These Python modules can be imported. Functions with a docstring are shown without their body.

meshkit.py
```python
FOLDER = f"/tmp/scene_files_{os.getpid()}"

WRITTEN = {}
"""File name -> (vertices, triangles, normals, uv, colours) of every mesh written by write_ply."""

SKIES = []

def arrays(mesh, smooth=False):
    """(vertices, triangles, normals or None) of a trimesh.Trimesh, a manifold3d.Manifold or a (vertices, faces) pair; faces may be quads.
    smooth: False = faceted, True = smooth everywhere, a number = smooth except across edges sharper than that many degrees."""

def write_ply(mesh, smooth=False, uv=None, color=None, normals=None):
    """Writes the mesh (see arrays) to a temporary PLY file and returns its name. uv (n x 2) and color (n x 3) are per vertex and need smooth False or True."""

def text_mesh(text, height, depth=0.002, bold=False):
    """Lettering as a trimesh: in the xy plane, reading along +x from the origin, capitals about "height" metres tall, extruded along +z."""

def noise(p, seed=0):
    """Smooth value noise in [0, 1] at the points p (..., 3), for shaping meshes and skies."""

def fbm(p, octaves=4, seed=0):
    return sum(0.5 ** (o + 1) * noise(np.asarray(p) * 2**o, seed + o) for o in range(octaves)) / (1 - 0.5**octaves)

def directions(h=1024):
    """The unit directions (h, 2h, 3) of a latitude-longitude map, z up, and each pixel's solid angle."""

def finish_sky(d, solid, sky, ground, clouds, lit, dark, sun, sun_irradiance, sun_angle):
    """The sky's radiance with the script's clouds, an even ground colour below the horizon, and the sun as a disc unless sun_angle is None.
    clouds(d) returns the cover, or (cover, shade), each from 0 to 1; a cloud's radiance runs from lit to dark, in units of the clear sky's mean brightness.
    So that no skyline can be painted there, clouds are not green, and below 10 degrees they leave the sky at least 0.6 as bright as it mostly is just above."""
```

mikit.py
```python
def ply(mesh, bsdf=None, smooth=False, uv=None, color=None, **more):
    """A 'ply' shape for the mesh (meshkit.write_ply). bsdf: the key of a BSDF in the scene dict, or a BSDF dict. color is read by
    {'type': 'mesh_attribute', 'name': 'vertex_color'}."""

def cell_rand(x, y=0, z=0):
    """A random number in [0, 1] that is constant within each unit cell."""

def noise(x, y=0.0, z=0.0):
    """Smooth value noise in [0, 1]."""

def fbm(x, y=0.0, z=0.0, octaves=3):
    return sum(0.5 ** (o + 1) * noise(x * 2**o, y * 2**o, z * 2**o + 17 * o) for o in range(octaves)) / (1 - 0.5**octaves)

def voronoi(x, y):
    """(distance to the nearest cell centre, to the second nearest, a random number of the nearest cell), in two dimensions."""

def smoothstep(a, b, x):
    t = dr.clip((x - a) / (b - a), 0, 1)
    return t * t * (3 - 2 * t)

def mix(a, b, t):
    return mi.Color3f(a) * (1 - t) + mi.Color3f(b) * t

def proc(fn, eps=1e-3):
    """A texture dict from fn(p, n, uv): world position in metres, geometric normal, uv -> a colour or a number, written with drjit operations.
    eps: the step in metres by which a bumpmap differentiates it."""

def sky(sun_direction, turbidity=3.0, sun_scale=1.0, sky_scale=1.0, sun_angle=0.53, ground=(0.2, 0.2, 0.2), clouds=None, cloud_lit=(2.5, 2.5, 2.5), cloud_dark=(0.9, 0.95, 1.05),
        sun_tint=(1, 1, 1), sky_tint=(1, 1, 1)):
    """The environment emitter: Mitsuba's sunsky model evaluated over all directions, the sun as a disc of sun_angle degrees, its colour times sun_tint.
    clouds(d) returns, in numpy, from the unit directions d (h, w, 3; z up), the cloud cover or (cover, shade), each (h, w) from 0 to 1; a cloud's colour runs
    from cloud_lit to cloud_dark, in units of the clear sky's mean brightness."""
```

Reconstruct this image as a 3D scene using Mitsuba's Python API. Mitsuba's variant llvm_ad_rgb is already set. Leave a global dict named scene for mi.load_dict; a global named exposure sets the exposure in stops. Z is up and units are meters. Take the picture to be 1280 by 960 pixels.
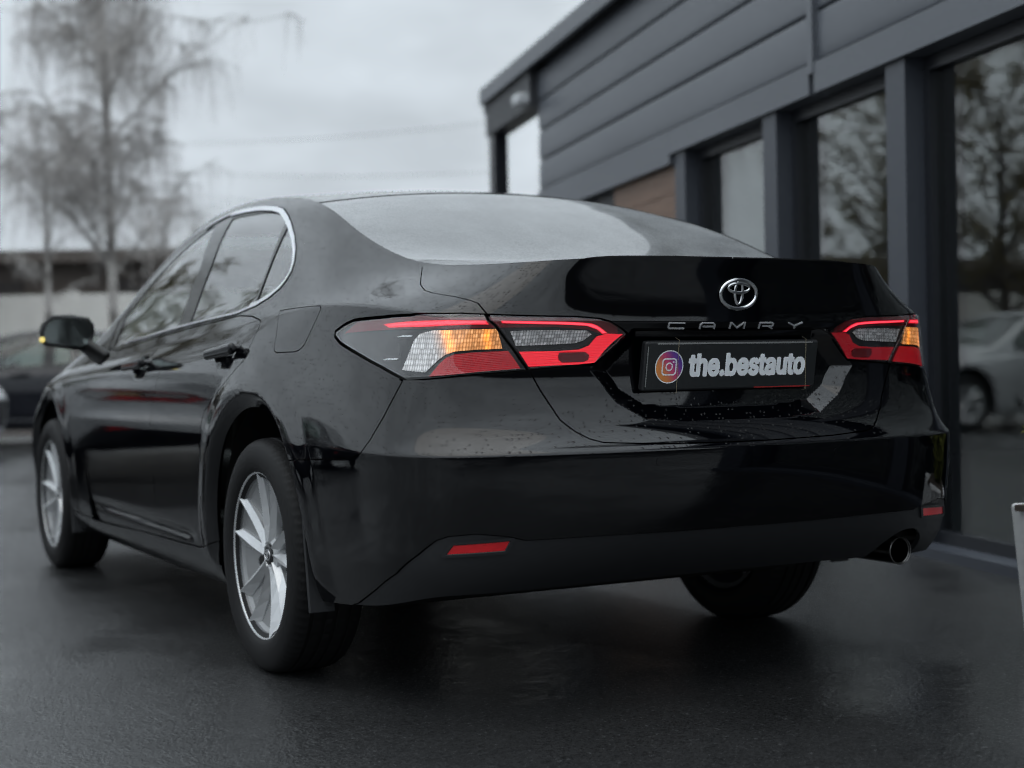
import math, random
import numpy as np, trimesh, shapely, drjit as dr, mitsuba as mi, mikit, meshkit
import manifold3d as m3
from shapely.geometry import Polygon, LineString, Point, box as sbox
from shapely import affinity
from scipy.interpolate import BSpline, PchipInterpolator
from mikit import noise, fbm, voronoi, cell_rand, smoothstep, mix, proc

scene, labels = {}, {}
T4 = mi.ScalarTransform4f
# ---------------------------------------------------------------- camera, sky, exposure
EYE = np.array([-2.3134, -4.1563, 0.8507]); YAW, PITCH, ROLL = 0.4953, -0.0100, -0.0189
_f = np.array([math.sin(YAW)*math.cos(PITCH), math.cos(YAW)*math.cos(PITCH), math.sin(PITCH)])
_r = np.array([math.cos(YAW), -math.sin(YAW), 0.0]); _u = np.cross(_r, _f)
_up = _u*math.cos(ROLL) - _r*math.sin(ROLL)
scene['camera'] = {'type': 'thinlens', 'fov': 37.22, 'fov_axis': 'x', 'aperture_radius': 0.0120, 'focus_distance': 3.80,
                   'near_clip': 0.05, 'far_clip': 500.0, 'to_world': T4().look_at(origin=EYE.tolist(), target=(EYE+_f).tolist(), up=_up.tolist())}
def clouds(d):
    e = np.maximum(d[..., 2], 0.02)
    p = np.stack([d[..., 0]/(e+.25), d[..., 1]/(e+.25), e*0], -1)
    a = meshkit.fbm(p*1.9 + 3.1, 5, seed=4); b = meshkit.fbm(p*6.5 + 9.7, 5, seed=9)
    shade = np.clip((a-.5)*2.3 + (b-.5)*1.5 + .42, 0, 1)
    # an overcast sky is about three times as bright overhead as at the horizon
    lift = (1+2*np.clip(d[..., 2], 0, 1))/3
    return np.ones_like(e), 1-np.clip(lift*(1.0-.25*shade), 0, 1)
scene['sky'] = mikit.sky([-0.25, -0.2, 0.95], turbidity=4, sun_scale=0.10, sun_angle=60, clouds=clouds, cloud_lit=(5.2, 5.75, 6.2), cloud_dark=(0, 0, 0), ground=(.07, .07, .07))
exposure = 1.54

# ---------------------------------------------------------------- materials
def rgb(*c): return {'type': 'rgb', 'value': list(c)}
def pr(c, rough=.5, metal=0.0, spec=.5, **k):
    return {'type': 'principled', 'base_color': rgb(*c) if isinstance(c, (tuple, list)) else c, 'roughness': rough, 'metallic': metal, 'specular': spec, **k}
def two(b): return {'type': 'twosided', 'bsdf': b}
def bump(b, fn, scale=1.0, eps=1e-3): return {'type': 'bumpmap', 'nested': b, 'arbitrary': proc(fn, eps), 'scale': scale}
def mat(key, b, two_sided=True):
    scene[key] = two(b) if two_sided else b
def drops(p, n, uv):
    # rain beads on the paint: (u, v) are metres on the sheet
    u, v = uv.x*85, uv.y*85
    cx, cy = dr.floor(u), dr.floor(v)
    h = mi.Float(0)
    for a in (0,):
        ox, oy = cx + .3 + .4*cell_rand(cx, cy, 1), cy + .3 + .4*cell_rand(cx, cy, 2)
        r = .10 + .16*cell_rand(cx, cy, 3)
        keep = cell_rand(cx, cy, 4) < .33
        d2 = (dr.square(u-ox)+dr.square(v-oy))/dr.square(r)
        h = dr.select(keep, dr.sqrt(dr.maximum(0, 1-d2))*r/85*.45*smoothstep(.06, .30, n.z), 0)
    return h
mat('m_paint', bump(pr((.0006, .0008, .0016), 0.04, 0, .68), drops, 1.0, 4e-4))
mat('m_paint_plain', pr((.0006, .0008, .0016), 0.04, 0, .68))
mat('m_black', pr((.006, .006, .006), .6))
mat('m_gloss_black', pr((.004, .004, .004), .12, 0, .5))
mat('m_plastic', pr((.014, .015, .017), .46, 0, .5))
mat('m_rubber', pr((.008, .008, .0085), .6, 0, .25))
mat('m_liner', pr((.010, .010, .010), .9, 0, .2))
mat('m_exhaust_rim', pr((.13, .128, .125), .3, 1.0))
mat('m_chrome', pr((.80, .81, .82), .10, 1.0))
mat('m_satin', pr((.75, .76, .78), .22, 1.0))
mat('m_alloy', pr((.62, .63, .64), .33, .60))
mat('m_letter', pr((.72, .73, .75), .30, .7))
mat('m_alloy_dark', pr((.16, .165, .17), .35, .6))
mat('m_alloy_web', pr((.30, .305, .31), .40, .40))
scene['m_dew'] = two(pr((.42, .44, .45), .45))
def dew(p, n, uv): return .20+.26*fbm(uv.x*9, uv.y*9, 1, octaves=3)+.12*(noise(uv.x*230, uv.y*230, 2)-.5)
scene['m_glass_rear'] = {'type': 'blendbsdf', 'weight': proc(dew), 'a': {'type': 'ref', 'id': 'm_glass_dark'}, 'b': {'type': 'ref', 'id': 'm_dew'}}
scene['m_glass'] = {'type': 'thindielectric', 'int_ior': 1.52, 'specular_transmittance': rgb(.55, .60, .58)}
scene['m_glass_dark'] = {'type': 'thindielectric', 'int_ior': 1.52, 'specular_transmittance': rgb(.16, .17, .17)}
scene['m_lens'] = {'type': 'thindielectric', 'int_ior': 1.49}
# ---------------------------------------------------------------- helpers
def key_for(name, parent=None):
    k = f'{parent}__{name}' if parent else name
    if k not in USED: USED.add(k); return k
    i = 1
    while f'{k}_{i:03d}' in USED: i += 1
    k = f'{k}_{i:03d}'; USED.add(k); return k
USED = set()
def tag(k, label=None, cat=None, group=None, kind=None):
    labels[k] = {a: b for a, b in (('label', label), ('category', cat), ('group', group), ('kind', kind)) if b}
    return k
def thing(name, label, cat, group=None):
    return tag(key_for(name), label, cat, group)
def put(name, mesh, m, parent=None, smooth=False, to_world=None, **more):
    k = key_for(name, parent)
    scene[k] = mikit.ply(mesh, m, smooth, **more)
    if to_world is not None: scene[k]['to_world'] = to_world
    return k
def put_raw(name, V, F, N, UV, m, parent=None):
    k = key_for(name, parent)
    path = meshkit.write_ply((V, F), False, UV, None, normals=N)
    scene[k] = {'type': 'ply', 'filename': path, 'face_normals': False, 'bsdf': {'type': 'ref', 'id': m}}
    return k
def box(x0, x1, y0, y1, z0, z1):
    b = trimesh.creation.box((x1-x0, y1-y0, z1-z0)); b.apply_translation(((x0+x1)/2, (y0+y1)/2, (z0+z1)/2)); return b
def cat(*ms): return trimesh.util.concatenate([m for m in ms])
def m3mesh(man):
    m = man.to_mesh(); return trimesh.Trimesh(np.array(m.vert_properties[:, :3]), np.array(m.tri_verts), process=False)
def rbox(x0, x1, y0, y1, z0, z1, r=.01, seg=12):
    s = m3.Manifold.sphere(r, seg)
    return m3mesh(m3.Manifold.batch_hull([s.translate((x, y, z)) for x in (x0+r, x1-r) for y in (y0+r, y1-r) for z in (z0+r, z1-r)]))
def tube(pts, r, sides=8, closed=False):
    p = np.asarray(pts, float); n = len(p)
    t = np.gradient(p, axis=0) if not closed else np.roll(p, -1, 0)-np.roll(p, 1, 0)
    t /= np.linalg.norm(t, axis=1)[:, None]+1e-12
    up = np.where(np.abs(t[:, 2:]) < .9, [[0, 0, 1.]], [[1., 0, 0]])
    a = np.cross(t, up); a /= np.linalg.norm(a, axis=1)[:, None]; b = np.cross(t, a)
    R = np.broadcast_to(np.asarray(r, float), (n,))
    g = np.arange(sides)/sides*2*np.pi
    V = (p[:, None] + R[:, None, None]*(np.cos(g)[None, :, None]*a[:, None] + np.sin(g)[None, :, None]*b[:, None])).reshape(-1, 3)
    F = []
    m = n if closed else n-1
    for i in range(m):
        for j in range(sides):
            k, q = (i+1) % n, (j+1) % sides
            F += [[i*sides+j, k*sides+j, k*sides+q], [i*sides+j, k*sides+q, i*sides+q]]
    if not closed:
        c0, c1 = len(V), len(V)+1; V = np.vstack([V, p[0], p[-1]])
        for j in range(sides):
            q = (j+1) % sides
            F += [[c0, j, q], [c1, (n-1)*sides+q, (n-1)*sides+j]]
    return trimesh.Trimesh(V, np.array(F), process=False)
def lathe(profile, seg=96, axis='x'):
    """profile rows (r, h); turned about the x axis (h along x)"""
    pf = np.asarray(profile, float); n = len(pf); g = np.arange(seg)/seg*2*np.pi
    V = np.stack([np.broadcast_to(pf[None, :, 1], (seg, n)), pf[None, :, 0]*np.cos(g)[:, None], pf[None, :, 0]*np.sin(g)[:, None]], -1).reshape(-1, 3)
    F = []
    for i in range(seg):
        k = (i+1) % seg
        for j in range(n-1):
            F += [[i*n+j, i*n+j+1, k*n+j+1], [i*n+j, k*n+j+1, k*n+j]]
    return trimesh.Trimesh(V, np.array(F), process=False)
def mirror(m):
    m = m.copy(); m.vertices[:, 0] *= -1; m.faces = m.faces[:, ::-1]; return m
def extr(poly, d): return trimesh.creation.extrude_polygon(poly, d, engine='earcut')
def frame_map(m, o, ex, ey, ez):
    v = np.asarray(m.vertices); m = m.copy()
    m.vertices = np.asarray(o) + v[:, :1]*np.asarray(ex) + v[:, 1:2]*np.asarray(ey) + v[:, 2:]*np.asarray(ez)
    if np.linalg.det(np.stack([ex, ey, ez])) < 0: m.faces = m.faces[:, ::-1]
    return m
# ---------------------------------------------------------------- the setting
def asph_col(p, n, uv):
    big = fbm(p.x*.35+3, p.y*.35, 0, octaves=3); mid = fbm(p.x*3, p.y*3, 5, octaves=3); g = noise(p.x*160, p.y*160, 0)*.5+noise(p.x*330, p.y*330, 7)*.5
    chip = smoothstep(.86, .95, noise(p.x*150+9, p.y*150, 3))
    v = .016+.012*(big-.5)+.010*(mid-.5)+.028*(g-.44)+.030*chip
    return mi.Color3f(dr.maximum(v, .006)*.97, dr.maximum(v, .006), dr.maximum(v, .006)*1.04)
def wet(p):
    b = fbm(p.x*.55+1.7, p.y*.55+4.2, 0, octaves=4); m = fbm(p.x*4.3, p.y*4.3, 2, octaves=3)
    return smoothstep(.40, .62, b*.75+m*.25)          # 1 where a film of water lies
def asph_rough(p, n, uv): return .36-.21*wet(p)+.10*(noise(p.x*60, p.y*60, 1)-.5)
def asph_bump(p, n, uv):
    w = wet(p)
    g = noise(p.x*150, p.y*150, 0)*.6+noise(p.x*310+4, p.y*310, 2)*.4
    return g*(.0030-.0020*w)+fbm(p.x*14, p.y*14, 1, octaves=3)*.003*(1-.5*w)
mat('m_asphalt', bump({'type': 'principled', 'base_color': proc(asph_col), 'roughness': proc(asph_rough), 'specular': .55}, asph_bump, .8, 1.5e-3))
def sheet(pts, z): 
    t = extr(Polygon(pts), .01); t.apply_translation((0, 0, z-.01)); return t
put('asphalt', sheet([(-90, -90), (90, -90), (90, 90), (-90, 90)], 0.0), 'm_asphalt'); tag('asphalt', 'dark wet asphalt of the forecourt', None, None, 'structure')
# ---- frames of reference: the showroom front (l along it, o into it), and the far side seen past the car (X to the right, D away)
FD, FN, FK = np.array([.25722, .96635, 0]), np.array([.96635, -.25722, 0]), 2.1325
def FB(l0, l1, o0, o1, z0, z1):
    b = box(l0, l1, o0, o1, z0, z1); v = b.vertices
    b.vertices = v[:, :1]*FD + (v[:, 1:2]+FK)*FN + v[:, 2:]*[0, 0, 1]; b.faces = b.faces[:, ::-1]; return b
def FM(m):
    m = m.copy(); v = m.vertices; m.vertices = v[:, :1]*FD + (v[:, 1:2]+FK)*FN + v[:, 2:]*[0, 0, 1]; m.faces = m.faces[:, ::-1]; return m
VF, VR = np.array([math.sin(YAW), math.cos(YAW), 0]), np.array([math.cos(YAW), -math.sin(YAW), 0]); E0 = EYE*[1, 1, 0]
def BK(px, D, z=0.): return E0+VF*D+VR*((px-640)/1900.8*D)+np.array([0, 0, z])
def BM_(m):
    m = m.copy(); v = m.vertices; m.vertices = E0+v[:, :1]*VR+v[:, 1:2]*VF+v[:, 2:]*[0, 0, 1]; return m
# ---- showroom
def clad_col(p, n, uv):
    return mix((.092, .101, .118), (.122, .133, .152), fbm(p.y*.8, p.z*3, p.x*.8, octaves=3))
mat('m_cladding', pr(proc(clad_col), .34, .0, .5)); mat('m_frame', pr((.016, .018, .023), .35)); mat('m_pillar', pr((.052, .059, .074), .38)); mat('m_room', pr((.03, .03, .03), .8)); mat('m_roof_dark', pr((.05, .053, .058), .5))
scene['m_pane'] = {'type': 'thindielectric', 'int_ior': 1.55, 'specular_transmittance': rgb(.62, .68, .66)}
SHOW = thing('showroom_building', 'low dark grey showroom with ribbed cladding above a row of tall windows', 'building')
L0, L1 = -2.72, 7.95
joints = [2.36, 2.615, 2.87, 3.125, 3.38]
def board(l0, l1, z0, z1):
    h = z1-z0; pf = [(.02, z0), (-.006, z0+.010), (-.0105, z0+.022), (-.0135, z0+h*.30), (-.0135, z0+h*.60), (-.0105, z0+h*.88), (-.006, z1-.012), (.02, z1-.006), (.05, z1-.006), (.05, z0)]
    m = extr(Polygon(pf), l1-l0); v = m.vertices
    m.vertices = np.stack([l0+v[:, 2], v[:, 0], v[:, 1]], 1); m.faces = m.faces; m.fix_normals(); return FM(m) if False else m
for z0, z1 in zip(joints[:-1], joints[1:]):
    for a, b in ((L0, 2.455), (2.465, L1)):
        m = board(a+.002, b-.002, z0, z1); v = m.vertices
        m.vertices = v[:, :1]*FD + (v[:, 1:2]+FK)*FN + v[:, 2:]*[0, 0, 1]; m.fix_normals(); put('cladding_board', m, 'm_cladding', SHOW, smooth=25)
put('joint_strip', FB(2.428, 2.492, -.040, .03, 2.30, 3.38), 'm_cladding', SHOW)
for a, b in ((L0, 2.43), (2.49, 4.60), (4.602, L1)): put('head_trim', FB(a, b, -.034, .06, 2.20 if b < 4.7 else 2.14, 2.352), 'm_cladding', SHOW)
put('wall', cat(FB(L0, L1, .052, .14, 2.20, 3.46), FB(6.80, L1, .0, .14, 0, 2.138), FB(L0, L1, 5.0, 5.1, 0, 3.4), FB(L0, L0+.1, .14, 5., 0, 3.4), FB(L1-.1, L1, .14, 5., 0, 3.4)), 'm_cladding', SHOW)
put('room_lining', cat(FB(L0+.1, L1-.1, 4.9, 4.98, 0.03, 3.0), FB(L0+.1, L1-.1, .16, 4.9, .004, .03), FB(L0+.1, L1-.1, .16, 4.9, 2.9, 2.95)), 'm_room', SHOW)
rf = put('roof', FB(L0-.1, 9.65, -.10, 5.2, 3.46, 3.52), 'm_roof_dark', SHOW)
put('fascia', FB(L0-.1, 9.70, -.14, -.102, 3.385, 3.53), 'm_cladding', rf); put('fascia', FB(9.652, 9.70, -.10, 5.2, 3.30, 3.53), 'm_cladding', rf)
put('canopy_beam', FB(L1+.002, 9.65, -.09, .10, 3.08, 3.455), 'm_roof_dark', SHOW)
put('canopy_post', FB(9.40, 9.62, -.07, .06, 0, 3.078), 'm_frame', SHOW)
put('canopy_lamp', FM(rbox(7.96, 8.16, -.20, -.06, 3.10, 3.20, .03)), 'm_lampwhite', SHOW, smooth=30); mat('m_lampwhite', pr((.6, .62, .64), .4))  # whitish lamp by the canopy, left unlit
put('threshold', FB(L0, 6.9, -.045, .20, .0, .045), 'm_pillar', SHOW)
def quad(l0, l1, o, z0, z1):
    v = np.array([(l0, o, z0), (l1, o, z0), (l1, o, z1), (l0, o, z1)], float)
    return FM(trimesh.Trimesh(v, [[0, 1, 2], [0, 2, 3]], process=False))
edges = [(-1.42*k+4.39, -1.42*k+4.57) for k in range(6)]
for a, b in edges:
    put('pillar', FB(a, b, -.006, .13, .046, 2.198), 'm_pillar', SHOW)
for (a, b), (c, d) in zip(edges[1:], edges[:-1]):
    w = key_for('window', SHOW); l0, l1 = b, c
    put('frame', cat(FB(l0+.001, l0+.055, .085, .16, .046, 2.196), FB(l1-.055, l1-.001, .085, .16, .046, 2.196), FB(l0+.055, l1-.055, .085, .16, 2.135, 2.196), FB(l0+.055, l1-.055, .085, .16, .046, .10)), 'm_frame', w)
    put('pane', cat(quad(l0+.05, l1-.05, .118, .09, 2.14), quad(l0+.05, l1-.05, .140, .09, 2.14)), 'm_pane', w)
def wood(p, n, uv):
    g = fbm(p.x*3+p.y*3, p.z*60, 1, octaves=3); return mix((.13, .075, .050), (.21, .13, .09), g)
mat('m_wood', pr(proc(wood), .45))
wp = put('wood_backing', FB(4.575, 5.98, .055, .12, 0, 2.138), 'm_frame', SHOW)
for j in range(12): put('wood_plank', FB(4.58, 5.97, .02+.003*(j % 3), .053, .05+j*.174, .05+j*.174+.168), 'm_wood', SHOW)
dr_ = put('side_door', FB(6.02, 6.78, .06, .12, 0, 2.138), 'm_frame', SHOW); put('pane', FB(6.12, 6.68, .054, .058, .2, 2.05), 'm_gloss_black', dr_)
# ---- the sedan's body as one spline sheet (half car, X = |x|): columns run from the rear centre round the corner to the nose
BASE = np.array([(0,-1.125),(.22,-1.125),(.42,-1.108),(.58,-1.080),(.725,-1.035),(.825,-.965),(.878,-.86),(.903,-.72),(.915,-.55),(.921,-.38),(.923,-.2),(.923,0),(.921,.2),(.917,.4),
 (.914,.6),(.911,.85),(.909,1.15),(.909,1.5),(.910,1.8),(.913,2.1),(.917,2.4),(.921,2.65),(.921,2.9),(.910,3.1),(.885,3.3),(.835,3.48),(.745,3.62),(.58,3.72),(.35,3.77),(0,3.77)], float)
NC = len(BASE)
_t = np.gradient(BASE, axis=0); _t /= np.linalg.norm(_t, axis=1)[:, None]
NORM = np.stack([_t[:,1], -_t[:,0]], 1); NORM[0] = (0,-1); NORM[-1] = (0,1); NORM[1]=(0,-1)
K = [0, 1, 3, 5, 7, 9, 11, 13, 15, 18, 21, 24, 29]
#        centre      x.58  corner  y-.72 y-.38  y0    y.4   y.85  y1.8  y2.65 y3.3  nose
ZR = [  [.315,.315,.315,.315,.27, .25, .22, .20, .195,.195,.22, .22,.22],
        [.36, .36, .36, .36, .33, .31, .28, .25, .245,.245,.27, .27,.27],
        [.44, .44, .44, .44, .42, .41, .38, .35, .34, .34, .37, .37,.37],
        [.53, .53, .53, .53, .52, .51, .50, .48, .47, .47, .50, .50,.50],
        [.61, .61, .61, .61, .61, .61, .61, .60, .59, .59, .60, .58,.56],
        [.652,.652,.652,.652,.658,.665,.67, .67, .67, .67, .67, .64,.61],
        [.70, .70, .70, .70, .71, .72, .73, .74, .74, .74, .735,.69,.65],
        [.78, .78, .775,.77, .77, .785,.80, .81, .805,.80, .785,.73,.69],
        [.86, .86, .85, .835,.84, .85, .865,.87, .868,.855,.83, .76,.72],
        [.925,.925,.915,.90, .91, .925,.93, .905,.895,.88, .855,.785,.745],
        [.957,.957,.962,.977,1.011,1.030,1.014,.990,.968,.915,.88, .81,.77]]
IN = [  [.17, .17, .12, .065, .06, .05, .05, .06, .07, .07, .05, .09,.10],
        [.095,.095,.060,.022, .03, .025,.025,.028,.028,.028,.025,.045,.05],
        [.032,.032,.026,.014,.010,.008,.006,.010,.012,.012,.008,.014,.015],
        [.010,.010,.008,.004,.004,.002,.000,.005,.006,.006,.004,.004,.004],
        [.000,.000,.000,.000,.000,.000,-.004,.000,.000,.000,-.002,.000,.000],
        [.000,.000,.000,.000,.002,.002,-.003,-.002,-.002,-.002,.000,.006,.006],
        [.058,.058,.056,.050,.010,.008,.002,.002,.002,.002,.004,.020,.020],
        [.078,.078,.074,.066,.022,.018,.011,.009,.008,.008,.010,.040,.040],
        [.082,.082,.080,.072,.040,.033,.024,.018,.017,.017,.018,.062,.062],
        [.070,.070,.070,.074,.058,.051,.040,.027,.026,.026,.032,.085,.085],
        [.055,.055,.060,.082,.084,.082,.076,.069,.065,.062,.062,.12,.12]]
F1 = np.array([(0,-1.09,1.115),(.2,-1.09,1.115),(.35,-1.078,1.113),(.45,-1.055,1.110),(.53,-1.00,1.106),(.578,-.91,1.106),(.605,-.79,1.110),(.628,-.66,1.118),(.648,-.52,1.140),
 (.662,-.36,1.190),(.666,-.2,1.250),(.643,0.0,1.321),(.619,.2,1.371),(.603,.4,1.407),(.596,.6,1.429),(.595,.85,1.444),(.596,1.15,1.445),(.608,1.5,1.408),(.636,1.75,1.330),(.682,1.97,1.215),
 (.735,2.2,1.085),(.775,2.45,.985),(.775,2.75,.955),(.755,2.98,.925),(.725,3.17,.895),(.675,3.33,.865),(.605,3.46,.835),(.47,3.56,.805),(.28,3.62,.785),(0,3.62,.78)])
TM = (.17, .42, .68, .88)
#  bulge of the upper side (metres, outward-up), per key column, for the four inner rows
BM = np.array([[-.004,-.004,-.004,.000,.003,.003,.003,.004,.006,.006,.004,.004,.004],
               [-.006,-.006,-.006,-.003,.000,.002,.010,.020,.024,.022,.008,.008,.008],
               [-.005,-.005,-.006,-.006,-.004,-.002,.012,.030,.034,.030,.008,.008,.008],
               [-.001,-.001,-.002,-.004,-.004,.000,.010,.022,.024,.022,.006,.006,.006]])
_c = np.arange(NC)
def _key(vals): return PchipInterpolator(K, vals)(_c)
ROWS = []
FIX = {5: {6: .000}, 6: {5: .042, 6: .014}, 7: {5: .060, 6: .030}, 8: {5: .070, 6: .056}}   # the shelf ends short of the corner
for r_, (z, i) in enumerate(zip(ZR, IN)):
    d = _key(i)
    for c_, v_ in FIX.get(r_, {}).items(): d[c_] = v_
    d = d; ROWS.append(np.column_stack([BASE - NORM*d[:,None], _key(z)]))
for t, b in zip(TM, BM):
    F2 = ROWS[10]; e = F1 - F2
    h = np.column_stack([NORM*1.0, np.zeros(NC)])
    nrm = h - e*((h*e).sum(1)/np.maximum((e*e).sum(1),1e-9))[:,None]
    nrm /= np.maximum(np.linalg.norm(nrm,axis=1),1e-6)[:,None]
    ROWS.append(F2 + e*t + nrm*_key(b)[:,None])
ROWS.append(F1)
ORDER = [0,1,2,3,4,5,5,6,7,8,9,10,10,11,12,13,14,15]
CP = np.stack([ROWS[k] for k in ORDER], 1)       # NC x NR x 3
CP[0,:,0] = 0; CP[-1,:,0] = 0
NR = CP.shape[1]
def _knots(n): return np.r_[[0]*4, np.arange(1, n-3), [n-3]*4].astype(float)
KU, KV = _knots(NC), _knots(NR)
def _basis(x, k, n, nu=0):
    x = np.clip(x, 0, n-3-1e-9)
    if nu == 0: return BSpline.design_matrix(x, k, 3).toarray()
    c = np.eye(n); return BSpline(k, c, 3).derivative()(x)
def grid_ab(a, b): return np.einsum('ik,kld,jl->ijd', _basis(a,KU,NC), CP, _basis(b,KV,NR))
# metric parameters: s along the body (metres at mid height), w up the flank
_aa = np.linspace(0, NC-3, 2001); _bb = np.linspace(0, NR-3, 801)
_g = grid_ab(_aa, np.array([7.0]))[:,0]; SA = np.r_[0, np.cumsum(np.linalg.norm(np.diff(_g,axis=0),axis=1))]
_g = grid_ab(np.array([9.5]), _bb)[0]; WB = np.r_[0, np.cumsum(np.linalg.norm(np.diff(_g,axis=0),axis=1))]
SMAX, WMAX = SA[-1], WB[-1]
def surf_raw(s, w):
    a, b = np.interp(s, SA, _aa), np.interp(w, WB, _bb)
    out = np.empty((len(a),3))
    for i in range(0, len(a), 20000):
        A, B = _basis(a[i:i+20000],KU,NC), _basis(b[i:i+20000],KV,NR)
        out[i:i+20000] = np.einsum('ik,kld,il->id', A, CP, B, optimize=True)
    return out
# ---------------------------------------------------------------- cutting panels out of the sheet
def smooth01(a, b, x):
    t = np.clip((x-a)/(b-a), 0, 1); return t*t*(3-2*t)
WHEEL_Z = .334
def disp(P):
    X, y, z = P.T
    d = np.zeros(len(P))
    for yc in (0.01, 2.825):        # wheel arch: a rolled lip with a soft flare above
        r = np.hypot(y-yc, z-.352)
        on = (X > .7)
        fl = .009*smooth01(.56, .462, r)
        lip = -.030*np.clip((.447-r)/.042, 0, 1.3)**1.3
        d += np.where(on, (fl+lip)*smooth01(.24,.34,z), 0)
    # number-plate recess in the boot lid
    return d
def surf_c(s, w):
    P = surf_raw(s, w); return P
def surf(s, w, normals=True):
    s, w = np.asarray(s, float), np.asarray(w, float)
    e = 8e-4
    P = surf_raw(s, w)
    s0, s1, w0, w1 = np.clip(s-e, 0, SMAX), np.clip(s+e, 0, SMAX), np.clip(w-e, 0, WMAX), np.clip(w+e, 0, WMAX)
    def nrm(f):
        a, b, c, d = f(s1, w), f(s0, w), f(s, w1), f(s, w0)
        n = np.cross(a-b, c-d); return n/np.maximum(np.linalg.norm(n, axis=1), 1e-12)[:, None]
    n0 = nrm(surf_raw)
    d = disp(P) + DISP2(s, w, P)
    if np.abs(d).max() < 1e-7: return P, n0
    def full(a, b):
        q = surf_raw(a, b); return q + n0*(disp(q)+DISP2(a, b, q))[:, None]
    return P + n0*d[:, None], nrm(full)
def DISP2(s, w, P): return 0.0
def piece_tris(xy):
    n = len(xy)
    e = np.roll(xy, -1, 0)-xy; c = e[:, 0]*np.roll(e[:, 1], -1)-e[:, 1]*np.roll(e[:, 0], -1)
    if (c >= -1e-12).all(): return [(0, i, i+1) for i in range(1, n-1)]
    import mapbox_earcut as me
    return me.triangulate_float64(xy, np.array([n], np.uint32)).reshape(-1, 3).tolist()
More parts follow.
